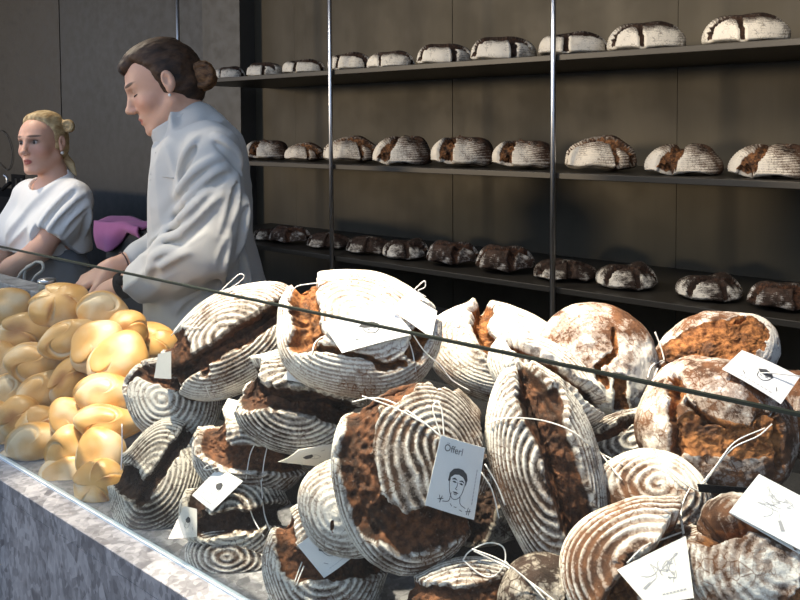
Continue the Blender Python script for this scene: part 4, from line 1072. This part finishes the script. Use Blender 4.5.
def press_folds(F, me, lines, r=.011, sink=.006, k=.016, carve=True):
    """ridges of cloth along lines laid over a first version of the garment"""
    v = np.empty(len(me.vertices) * 3); me.vertices.foreach_get('co', v)
    BV['tmp'] = BVHTree.FromPolygons([Vector(p) for p in v.reshape(-1, 3)], [tuple(p.vertices) for p in me.polygons])
    for ln in lines:
        sp = smooth_path([(x, y, 0) for x, y in ln], 4)
        hs = [hit(q[0], q[1], ['tmp'], -sink) for q in sp]; hs = [h for h in hs if h is not None]
        ok = [h for i, h in enumerate(hs) if i == 0 or np.linalg.norm(h - hs[i - 1]) < .06]
        if len(ok) < 2: continue
        n = len(ok); rr = [r * (.45 + .55 * math.sin(PI * (i + .6) / (n + .2))) for i in range(n)]
        F.chain(ok, rr, k)
        if carve:
            for i in range(n - 1):
                dn = np.array([0, 0, -.018]); o = (CAM - ok[i]) / np.linalg.norm(CAM - ok[i]) * .0155
                F.cap(ok[i] + dn + o, ok[i + 1] + dn + o, rr[i] * .62, rr[i + 1] * .62, k * .8, 'carve')
    del BV['tmp']; bpy.data.meshes.remove(me)
def shell(rings, name, mat, parent, thick=.003, closed=True):
    """cloth band through rings of points, with a real thickness"""
    R = np.array(rings); nr, k = R.shape[:2]
    nrm = np.zeros_like(R); cen = R.mean(1, keepdims=True)
    for i in range(nr): 
        dd = R[i] - cen[i]; nrm[i] = dd / (np.linalg.norm(dd, axis=1)[:, None] + 1e-9)
    V = np.concatenate([R.reshape(-1, 3), (R - nrm * thick).reshape(-1, 3)]); B = nr * k; Fc = []
    for i in range(nr - 1):
        for j in range(k):
            j2 = (j + 1) % k
            q = (i * k + j, i * k + j2, (i + 1) * k + j2, (i + 1) * k + j); Fc += [q, tuple(B + x for x in q[::-1])]
    for i in (0, nr - 1):
        for j in range(k):
            j2 = (j + 1) % k; q = (i * k + j, B + i * k + j, B + i * k + j2, i * k + j2); Fc.append(q if i == 0 else q[::-1])
    return link(name, mesh(name, V, Fc), mat, parent)

# ---------------- the tall person in the light jacket
ZT1 = 2.15
def T(px, py, dz=0.0): return Pd(px, py, ZT1 + dz)
R_, U_, O_ = RT, np.array([0, 0, 1.0]), -np.array([FW[0], FW[1], 0]) / math.hypot(FW[0], FW[1])
HT = Frame(T(163, 86), -.89 * R_ - .36 * U_ + .30 * O_, -.36 * R_ + .93 * U_, .96)
tp = tag(empty('person', (T(205, 300)[0], T(205, 300)[1], 0)), 'tall person with a brown hair bun in a light grey stand collar jacket, looking down', 'person')
SK1 = skin_mat('fair_skin', (.62, .36, .25), (.42, .13, .10), (.045, .025, .016), .35)
F = Field(T(60, 340, -.32) - .12, T(60, 340, -.32) - .12, .0035)
lo = np.array([1e9] * 3); hi = -lo
for q in (T(60, 320, -.3), T(300, 30, .35), T(60, 320, .35), T(300, 30, -.35), T(300, 320, -.3), T(60, 30, .3)): lo = np.minimum(lo, q); hi = np.maximum(hi, q)
lo[2] = T(200, 345)[2]; hi[2] = T(160, 30)[2]
F = Field(lo, hi, .0038)
head(F, HT)
F.cap(HT(0, -.035, -.05), T(186, 136), .050, .058, .03)
F.ell(T(200, 185), (.088, .17, .15), np.stack([R_, U_, O_]), .03)
F.ell(T(200, 290), (.100, .20, .14), np.stack([R_, U_, O_]), .03)
F.cap(T(205, 152, -.14), T(205, 152, .14), .045, .045, .03)
SH_N, EL_N, WR_N = T(214, 160, -.18), T(203, 250, -.20), T(113, 290, -.12)
SH_F, EL_F, WR_F = T(190, 160, .17), T(172, 248, .13), T(112, 268, .02)
F.chain([SH_N, EL_N, .5 * EL_N + .5 * WR_N, WR_N], [.045, .040, .038, .027], .02)
F.chain([SH_F, EL_F, .5 * EL_F + .5 * WR_F, WR_F], [.045, .040, .036, .026], .02)
hand(F, WR_N, T(84, 302, -.10) - WR_N, -U_ + .3 * R_, 1, .55, .98)
hand(F, WR_F, T(76, 286, .00) - WR_F, -U_ - .4 * O_ + .1 * R_, -1, .60, .98)
me, V = F.mesh('body'); put_head_place(me, V, HT)
body1 = link('body', me, SK1, tp)
# jacket: torso, sleeves, with folds pressed in
M_JACK = cloth('pale_grey_cotton_jacket', (.47, .465, .44), (.53, .525, .50), 7, .15)
lo2 = lo.copy(); hi2 = hi.copy(); hi2[2] = T(200, 95)[2]
F = Field(lo2, hi2, .0042)
AX = np.stack([R_, U_, O_])
F.ell(T(199, 172), (.118, .150, .165), AX, .05)
F.ell(T(200, 225), (.128, .20, .165), AX, .05)
F.ell(T(206, 305), (.160, .20, .180), AX, .06)
F.cap(T(210, 145, -.13), T(200, 145, .13), .052, .052, .04)
F.cap(T(192, 128), T(206, 150), .066, .075, .05)
F.chain([T(212, 158, -.17), T(216, 205, -.20), T(205, 248, -.21)], [.066, .068, .066], .04)
F.chain([T(205, 248, -.21), T(176, 264, -.188), T(152, 277, -.162)], [.066, .060, .047], .03)
F.cap(T(153, 276.5, -.163), T(144, 281, -.156), .0515, .050, .005)
F.chain([SH_F, EL_F, T(143, 258, .07)], [.06, .06, .048], .03)
F.ell(T(131, 287, -.145), (.037, .037, .037), AX, .004, 'carve')
sl = T(216, 205, -.2)
def sleeve_reg(p): return sstep(.16, .05, np.linalg.norm((p - T(190, 225, -.2)) * np.array([.75, .75, .75]), axis=-1))
diag = (R_ * .80 + U_ * .60)          # along the sleeve folds in the picture
acr = (-R_ * .60 + U_ * .80)
folds(F, .0125, np.stack([diag * 5, acr * 22, O_ * 6]), 3.0, lambda p: .35 + sleeve_reg(p))
folds(F, .0080, np.stack([(R_ * .95 + U_ * .3) * 15, (U_ * .95 - R_ * .3) * 4.0, O_ * 6]), 9.0)
me, V = F.mesh('jacket_base')
press_folds(F, me, [[(176, 196), (196, 173), (222, 157)], [(171, 216), (192, 196), (214, 176), (226, 168)], [(167, 231), (188, 214), (211, 190)], [(176, 238), (196, 222), (220, 196)], [(152, 252), (165, 241), (182, 235)],
  [(150, 262), (163, 254), (176, 250)], [(158, 270), (172, 262), (188, 252)], [(150, 274), (156, 264)], [(236, 176), (232, 205), (222, 235)], [(246, 200), (243, 226), (238, 250)], [(228, 236), (222, 262), (224, 285)],
  [(242, 250), (245, 275), (248, 295)], [(205, 290), (190, 300), (178, 312)], [(196, 140), (186, 158), (181, 176)], [(216, 136), (232, 150), (240, 164)]])
me, V = F.mesh('jacket')
jk = link('jacket', me, M_JACK, tp)
vj = np.empty(len(me.vertices) * 3); me.vertices.foreach_get('co', vj)
BV['jacket'] = BVHTree.FromPolygons([Vector(p) for p in vj.reshape(-1, 3)], [tuple(p.vertices) for p in me.polygons])
M_SEAM = plain('jacket_seam', (.42, .415, .40), .9, 0, .1)
for pl in ([(156, 152), (151, 175), (146, 200), (143, 226)], [(150, 180), (163, 177), (174, 178)]):
    hs = [hit(x, y, ['jacket'], -.0006) for x, y in pl]; hs = [h for h in hs if h is not None]
    if len(hs) > 1: tubes('seam', [hs], .0016, M_SEAM, jk, 5, 5)
del BV['jacket']
# stand collar, placket, pocket, yoke seam
def ring(c, e1, e2, n=40, ph=0): return [c + e1 * math.cos(a) + e2 * math.sin(a) for a in np.linspace(0, 2 * PI, n, endpoint=False)]
ax = (-.47 * R_ + .88 * U_); e1 = .88 * R_ + .47 * U_
c0 = T(182, 134)
shell([ring(c0 + ax * t, e1 * (.080 - .2 * t), O_ * (.076 - .2 * t)) for t in (-.012, .0, .012, .024, .034, .040)], 'collar', M_JACK, tp, .004)
# trousers and shoes under the counter line
M_DARK = plain('dark_trousers', (.03, .03, .034), .85, 0, .2, 40, .2)
def legs(par, hipc, fwd, wid, ztop, mat, h=.008):
    side = np.cross([0, 0, 1.0], fwd); hx = np.array([hipc[0], hipc[1], 0])
    F = Field(hx + np.array([-.36, -.36, -.02]), hx + np.array([.36, .36, ztop + .04]), h)
    F.ell(hx + np.array([0, 0, ztop - .10]), (wid, .13, .13), np.stack([side, fwd, [0, 0, 1.0]]), .02)
    for s_ in (-1, 1):
        b = hx + side * s_ * .095
        F.chain([b + np.array([0, 0, ztop - .12]), b + np.array([0, 0, .48]) + fwd * .02, b + np.array([0, 0, .10])], [.092, .064, .050], .03)
        F.cap(b + np.array([0, 0, .045]) - fwd * .05, b + np.array([0, 0, .036]) + fwd * .15, .044, .034, .03)
    me, _ = F.mesh('trousers'); return link('trousers', me, mat, par)
legs(tp, T(206, 320), -R_ * .97 + O_ * .2, .15, T(206, 330)[2] + .06, M_DARK)
# hair and bun
HAIR1 = hair_mat('dark_brown_hair', (.014, .008, .005), (.075, .040, .022), (60, 14, 34))
BUN1 = hair_mat('chestnut_hair', (.035, .016, .008), (.24, .115, .045), (90, 40, 90))
def quiff(F):
    F.ell(HT(.008, .072, .078), np.array((.030, .024, .022)) * HT.s, HT.A, .02)
    F.ell(HT(0, .0, .095), np.array((.055, .070, .030)) * HT.s, HT.A, .03)
Fh = hair_cap(HT, [((0, .052, .068), (.10, 1, -.42)), ((.055, .030, .02), (.9, 1, -.25)), ((.06, .010, -.02), (.0, 1, -.35)), ((0, -.05, -.075), (0, .15, -1))], .012, .0028, .006, quiff)
me, V = Fh.mesh('hair'); put_head_place(me, V, HT); hair1 = link('hair', me, HAIR1, tp)
bc = T(203.5, 76)
F = Field(bc - .06, bc + .06, .0025)
F.ell(bc, (.033, .036, .034), AX, .0)
for k in range(7):
    a = k * .9; 
    pth = [bc + (R_ * math.cos(t + a) * .030 + U_ * math.sin(t + a) * .033) * (.9 + .1 * math.sin(k)) + O_ * (.022 - .012 * (k % 4)) for t in np.linspace(0, 3.4, 9)]
    F.chain(pth, [.0085] * 9, .002)
F.cap(T(191, 77), bc, .022, .024, .01)
me, V = F.mesh('hair_bun'); put_head_place(me, V, Frame(bc, R_, U_)); link('hair_bun', me, BUN1, tp)
M_PEARL = plain('pearl', (.85, .82, .76), .2, 0, .7)
M_IVORY = plain('eye_white', (.42, .38, .36), .4, 0, .3)
M_IRIS = plain('dark_iris', (.03, .025, .022), .4, 0, .3)
ellipsoid('pearl_earring', HT(.090, -.002, -.042), (.0042,) * 3, M_PEARL, tp)
M_LASH = plain('dark_lashes', (.02, .014, .012), .7)
for sx in (-1, 1):   # lowered lids
    tubes('eyelashes', [[HT(sx * (.031 + .0172 * math.sin(a)), .0655 + .0172 * math.cos(a), -.0035 - .0025 * math.cos(a)) for a in np.linspace(-1.0, 1.25, 9)]], [.0008, .0016, .0018, .0012], M_LASH, tp, 6, 3)
# watch and bracelet
wa = .72 * WR_N + .28 * (.5 * EL_N + .5 * WR_N); wd_ = (WR_N - EL_N) / np.linalg.norm(WR_N - EL_N)
w1 = np.cross(wd_, U_); w1 /= np.linalg.norm(w1); w2 = np.cross(w1, wd_)
wt = shell([ring(wa + wd_ * t, w1 * .0345, w2 * .0345, 28) for t in (-.010, -.006, .006, .010)], 'watch_strap', M_BLACK, tp, .004)
ellipsoid('watch_case', wa + O_ * .030 + U_ * .016, (.013, .013, .013), M_BLACK, wt)
wb = .62 * WR_F + .38 * (.5 * EL_F + .5 * WR_F); bd = (WR_F - EL_F) / np.linalg.norm(WR_F - EL_F)
b1 = np.cross(bd, U_); b1 /= np.linalg.norm(b1); b2 = np.cross(b1, bd)
tubes('bracelet', [list(ring(wb, b1 * .0335, b2 * .0335, 24)) + [ring(wb, b1 * .0335, b2 * .0335, 24)[0]]], .0018, plain('dark_cord', (.06, .03, .025), .6), tp, 6, 0)

# ---------------- the fair person in the white T-shirt
ZB1 = 3.0
def Bp(px, py, dz=0.0): return Pd(px, py, ZB1 + dz)
HB = Frame(Bp(42.5, 143), -.277 * R_ + .961 * O_ + .0 * U_, U_ - .05 * R_, .93)
bp = tag(empty('person', (Bp(55, 300)[0], Bp(55, 300)[1], 0)), 'fair haired person in a white T-shirt and grey apron, looking to the left', 'person')
SK2 = skin_mat('rosy_skin', (.66, .38, .27), (.30, .045, .045), (.12, .07, .04), .85)
fB = -.55 * R_ + .835 * O_; lB = np.cross(U_, fB)
AB = np.stack([lB, U_, fB])
lo = np.array([1e9] * 3); hi = -lo
for q in (Bp(-60, 320, -.35), Bp(110, 95, .3), Bp(-60, 320, .35), Bp(110, 95, -.3), Bp(110, 320, -.3), Bp(110, 320, .3), Bp(-60, 95, .3)): lo = np.minimum(lo, q); hi = np.maximum(hi, q)
lo[2] = Bp(50, 330)[2]; hi[2] = Bp(50, 95)[2]
F = Field(lo, hi, .0042)
head(F, HB)
cB = Bp(52, 190)
F.cap(HB(0, -.030, -.06), cB + U_ * .02 - fB * .02, .047, .055, .03)
def B_(l, u, f): return cB + lB * l + U_ * u + fB * f
F.ell(B_(0, -.12, 0), (.135, .17, .085), AB, .03)
F.ell(B_(0, -.38, 0), (.145, .20, .10), AB, .03)
F.cap(B_(-.13, -.02, 0), B_(.13, -.02, 0), .042, .042, .04)
SHL, SHR = B_(.143, -.035, 0), B_(-.143, -.035, 0)
ELL, WRL = Bp(40, 250, -.16), Bp(-14, 286, -.08)
ELR, WRR = B_(-.20, -.26, .10), Bp(-45, 272, .12)
F.chain([SHL, ELL, .5 * ELL + .5 * WRL, WRL], [.047, .040, .038, .027], .02)
F.chain([SHR, ELR, WRR], [.046, .038, .027], .02)
hand(F, WRL, WRL - ELL, -U_, -1, .4, .95)
hand(F, WRR, WRR - ELR, -U_, 1, .4, .95)
me, V = F.mesh('body'); put_head_place(me, V, HB)
link('body', me, SK2, bp)
M_TEE = cloth('white_cotton_jersey', (.72, .71, .69), (.80, .79, .77), 8, .12)
F = Field(lo, hi, .005)
F.ell(B_(0, -.12, .0), (.158, .185, .112), AB, .04)
F.ell(B_(-.01, -.245, .0), (.165, .15, .118), AB, .04)
for s_ in (-1, 1): F.ell(B_(.075 * s_, -.145, .07), (.07, .065, .06), AB, .04)
F.cap(B_(-.13, -.020, -.005), B_(.13, -.020, -.005), .050, .050, .05)
F.cap(B_(0, .0, -.02), B_(0, .022, -.02), .062, .060, .03)
mid = .5 * SHL + .5 * ELL
F.chain([SHL, .62 * SHL + .38 * ELL, .30 * SHL + .70 * ELL], [.062, .067, .068], .03)
F.chain([SHR, .35 * SHR + .65 * ELR], [.060, .064], .03)
ad = (ELL - SHL) / np.linalg.norm(ELL - SHL)
P_ = F.pts()
cuff = .30 * SHL + .70 * ELL
near = np.linalg.norm(P_ - cuff, axis=-1) < .14
cutd = ((P_ - (cuff - ad * .005)) @ ad)
side_ok = ((P_ - B_(.10, -.2, .02)) @ lB) > -.02
F.f = np.where(near & side_ok & (((P_ - B_(.0, -.2, 0)) @ lB) > .11), np.maximum(F.f, cutd), F.f).astype(np.float32)
nk = (HB.o + U_ * 0); 
F.cap(B_(0, .115, .035), B_(0, .050, .015), .075, .072, .004, 'carve')
hemz = Bp(55, 251)[2]
F.f = np.maximum(F.f, (hemz - P_[..., 2]).astype(np.float32)).astype(np.float32)
folds(F, .0075, np.stack([(R_ * .75 + U_ * .65) * 5, (-R_ * .65 + U_ * .75) * 16, O_ * 7]), 2.0)
me, V = F.mesh('t_shirt_base')
press_folds(F, me, [[(40, 226), (56, 206), (74, 188)], [(50, 230), (66, 212), (84, 194)], [(62, 237), (74, 220), (88, 205)], [(82, 236), (86, 222), (88, 210)]], .013, .007, .018)
me, V = F.mesh('t_shirt'); link('t_shirt', me, M_TEE, bp)
M_APR = cloth('grey_blue_apron', (.15, .165, .185), (.22, .235, .26), 7, .2)
F = Field(lo - np.array([0, 0, .45]), hi - np.array([0, 0, .55]), .007)
F.ell(B_(-.01, -.32, .0), (.158, .16, .115), AB, .04)
F.ell(B_(-.01, -.55, .0), (.185, .30, .14), AB, .04)
P_ = F.pts()
F.f = np.maximum(F.f, (P_[..., 2] - hemz - .012).astype(np.float32)).astype(np.float32)
F.f = np.maximum(F.f, (B_(0, -.70, 0)[2] - P_[..., 2]).astype(np.float32)).astype(np.float32)
folds(F, .006, np.stack([R_ * 9, U_ * 3, O_ * 9]), 5.0)
me, V = F.mesh('apron'); apr = link('apron', me, M_APR, bp)
M_TIE = cloth('pale_linen_tie', (.40, .39, .36), (.48, .47, .44), 20, .2)
kn = Bp(34, 264, -.19)
def loop(pts, nm): tubes(nm, [[Bp(x, y, z) for x, y, z in pts]], .0055, M_TIE, apr, 7, 5)
loop([(36, 262, -.2), (30, 266, -.21), (22, 272, -.215), (16, 281, -.215), (10, 287, -.21)], 'apron_tie')
loop([(36, 262, -.2), (42, 263, -.21), (43, 270, -.215), (36, 276, -.215), (31, 284, -.21)], 'apron_tie')
loop([(34, 264, -.2), (26, 268, -.21), (24, 280, -.215), (25, 288, -.21)], 'apron_tie')
legs(bp, B_(0, -.5, -.01), fB, .13, B_(0, -.5, 0)[2] + .02, M_DARK)
HAIR2 = hair_mat('blonde_hair', (.30, .19, .085), (.70, .54, .30), (70, 16, 40))
def swept(F): F.ell(HB(0, -.015, .098), np.array((.055, .070, .026)) * HB.s, HB.A, .03)
Fh = hair_cap(HB, [((0, .062, .086), (.05, 1, -.48)), ((.050, .036, .045), (.8, 1, -.2)), ((.06, .010, -.02), (.0, 1, -.30)), ((0, -.05, -.070), (0, .15, -1))], .008, .0030, .005, swept)
me, V = Fh.mesh('hair'); put_head_place(me, V, HB); link('hair', me, HAIR2, bp)
bc = Bp(69, 126, .03); F = Field(bc - .05, bc + .05, .0025)
F.ell(bc, (.021, .020, .021), AX, 0)
for k in range(5): F.chain([bc + R_ * math.cos(t + k * 1.3) * .017 + U_ * math.sin(t + k * 1.3) * .018 + O_ * (.014 - .008 * (k % 3)) for t in np.linspace(0, 3, 7)], [.007] * 7, .002)
F.cap(Bp(58, 122, .03), bc, .016, .016, .01)
me, V = F.mesh('hair_bun'); put_head_place(me, V, Frame(bc, R_, U_)); link('hair_bun', me, HAIR2, bp)
F = Field(Bp(66, 165, .05) - .12, Bp(66, 165, .05) + .12, .003)
for k in range(4): F.chain([Bp(58 + k, 142, .05), Bp(62 + k * 1.2, 156, .06), Bp(67 + k * 1.6, 163, .06), Bp(73 + k * 1.0, 172 + k, .05)], [.010, .011, .009, .004], .004)
me, V = F.mesh('ponytail'); put_head_place(me, V, Frame(Bp(66, 160, .05), R_, U_)); link('ponytail', me, HAIR2, bp)
ellipsoid('pearl_earring', HB(.088, -.004, -.044), (.0062,) * 3, M_PEARL, bp)
for sx in (-1, 1):
    ec = HB(sx * .031, .0725, .003)
    eb = ellipsoid('eye', ec, np.array((.0125, .0125, .0105)) * HB.s, M_IVORY, bp, HB.A.T)
    gaze = -.60 * R_ + .80 * O_ + .02 * U_; gaze /= np.linalg.norm(gaze)
    fb_ = HB.A[1] * .75 + gaze * .25; fb_ /= np.linalg.norm(fb_)
    ellipsoid('iris', ec + fb_ * .0066, (.0068,) * 3, M_IRIS, eb)
    tubes('eyelashes', [[HB(sx * (.031 + .0168 * math.sin(a)), .0655 + .0168 * math.cos(a), .0085 + .0025 * math.cos(a)) for a in np.linspace(-1.0, 1.25, 9)]], [.0009, .0018, .0020, .0014], M_LASH, bp, 5, 3)
# ------------------------------------------------------------------ things behind the counter
M_CAB = plain('dark_cabinet_front', (.045, .042, .038), .5, 0, .5, 5, .15)
cx0, cx1 = float(P(62, 260, 2.05)[0]), float(P(150, 260, 2.05)[0])
zc = zat(128, 229, 2.05)
CB = tag(empty('back_cabinet', (.5 * (cx0 + cx1), 2.05, 0)), 'dark low cabinet against the grey wall, between the two persons', 'cabinet')
box('cabinet_body', (float(P(104, 260, 2.05)[0]), 2.06, 0.0), (cx1, 2.60, zc - .015), M_CAB, CB, .003)
box('cabinet_top', (float(P(102, 260, 2.05)[0]), 2.05, zc - .0148), (cx1 + .01, 2.61, zc), M_CAB, CB, .003)
M_PINK = cloth('pink_dishcloth', (.52, .16, .33), (.62, .22, .42), 14, .3)
# cloth: lies on the cabinet's corner and hangs over its front
def cloth_pt(u, v):
    # u along the edge (left to right), v from the back of the top over the edge down the front
    xa, xb = float(P(97, 240, 2.05)[0]), float(P(141, 228, 2.05)[0])
    x = xa + (xb - xa) * u
    wob = .010 * math.sin(9 * u + 2) + .008 * math.sin(17 * u + 5 * v)
    hang = .125 * (1 - .75 * sstep(.35, .75, u)) + .012 * math.sin(8 * u)
    if v < .5:
        return np.array([x - .03 * (1 - 2 * v) * (1 - u), 2.05 + .16 * (1 - 2 * v) - .012, zc + .012 + .012 * math.sin(7 * u + 8 * v) + .010])
    t = (v - .5) * 2
    return np.array([x + .02 * t, 2.05 - .014 - .02 * math.sin(t * PI) * .6 + wob * t, zc + .012 - hang * t + .010 * (1 - t)])
nu, nv = 30, 24
V = [cloth_pt(i / nu, j / nv) for j in range(nv + 1) for i in range(nu + 1)]
V2 = [p - np.array([0, .0, .008]) if j / nv < .5 else p + np.array([0, .008, 0]) for j in range(nv + 1) for i in range(nu + 1) for p in [cloth_pt(i / nu, j / nv)]]
W = nu + 1; NB = len(V); Fc = []
for j in range(nv):
    for i in range(nu):
        q = (j * W + i, j * W + i + 1, (j + 1) * W + i + 1, (j + 1) * W + i); Fc += [q, tuple(NB + k for k in q[::-1])]
rim = list(range(W)) + [j * W + nu for j in range(1, nv + 1)] + [nv * W + i for i in range(nu - 1, -1, -1)] + [j * W for j in range(nv - 1, 0, -1)]
for a_, b_ in zip(rim, rim[1:] + rim[:1]): Fc.append((a_, a_ + NB, b_ + NB, b_))
pk = tag(link('dishcloth', mesh('dishcloth', V + V2, Fc), M_PINK), 'pink folded cloth draped over the corner of the dark cabinet', 'cloth')
# black machine at the far left, socket and cord on the wall
mz = zat(2, 228, 2.2)
MC = tag(empty('coffee_machine', (float(P(-6, 200, 2.3)[0]), 2.3, 0)), 'black machine with a steel tray rail, cut off by the left photo edge', 'machine')
mx0, mx1 = float(P(-60, 200, 2.2)[0]), float(P(12, 200, 2.2)[0])
box('machine_stand', (mx0, 2.2, 0.0), (mx1, 2.6, mz - .02), M_CAB, MC, .004)
box('machine_body', (mx0, 2.24, mz - .0198), (mx1 - .03, 2.58, zat(0, 196, 2.24)), M_BLACK, MC, .012)
box('tray_rail', (mx0, 2.19, mz - .055), (mx1 + .003, 2.1998, mz - .022), M_STEEL, MC, .002)
hp_ = P(6, 184, 2.3)
tubes('portafilter_handle', [[P(2, 190, 2.232), P(6, 186, 2.22), P(10, 183, 2.20)]], [.010, .013, .011], M_BLACK, MC, 10)
tubes('spout', [[P(7, 186, 2.23), P(7, 178, 2.23), P(4, 175, 2.23)]], .007, M_STEEL, MC, 8)
YW = 3.14
SKT = tag(empty('wall_socket', P(18, 182, YW)), 'dark double wall socket beside the fair person\'s shoulder', 'socket')
p0, p1 = P(12.5, 189, YW), P(25, 175, YW)
box('socket_plate', (min(p0[0], p1[0]), YW - .010, p0[2]), (max(p0[0], p1[0]), YW - .0003, p1[2]), M_BLACK, SKT, .003)
for px in (15.8, 21.4):
    c = P(px, 182, YW - .012)
    box('socket_insert', (c[0] - .018, YW - .0135, c[2] - .030), (c[0] + .018, YW - .0101, c[2] + .030), plain('charcoal_plastic', (.03, .03, .03), .3), SKT, .003)
cord = [P(-6, 132, YW - .012), P(2, 131, YW - .012), P(8, 138, YW - .012), P(12, 152, YW - .012), P(11, 164, YW - .012), P(7, 170, YW - .012), P(2, 166, YW - .012), P(-4, 160, YW - .012)]
tag(tubes('wall_cable', [cord], .0035, plain('grey_cable', (.075, .07, .065), .7)), 'thin looped cable hanging on the brownish wall at the left edge', 'cable')
# glass jar on the ledge
jc = P(47, 289, 1.052)
GJ = tag(empty('glass_jar', (jc[0], jc[1], zl)), 'small glass jar with a steel lid on the counter ledge behind the topmost roll', 'jar')
def lathe(name, prof, c, mat, par, k=28):
    V, F = [], []
    for r, z in prof:
        for j in range(k): V.append((c[0] + r * math.cos(2 * PI * j / k), c[1] + r * math.sin(2 * PI * j / k), c[2] + z))
    for i in range(len(prof) - 1):
        for j in range(k): F.append((i * k + j, i * k + (j + 1) % k, (i + 1) * k + (j + 1) % k, (i + 1) * k + j))
    return link(name, mesh(name, V, F), mat, par)
lathe('jar_body', [(.001, .0005), (.022, .0005), (.024, .004), (.024, .016), (.022, .020), (.020, .020), (.0215, .016), (.0215, .005), (.001, .004)], (jc[0], jc[1], zl), M_GLASS, GJ)
lathe('jar_lid', [(.001, .0205), (.0235, .0205), (.0245, .022), (.0245, .028), (.022, .031), (.001, .032)], (jc[0], jc[1], zl), M_STEEL, GJ)
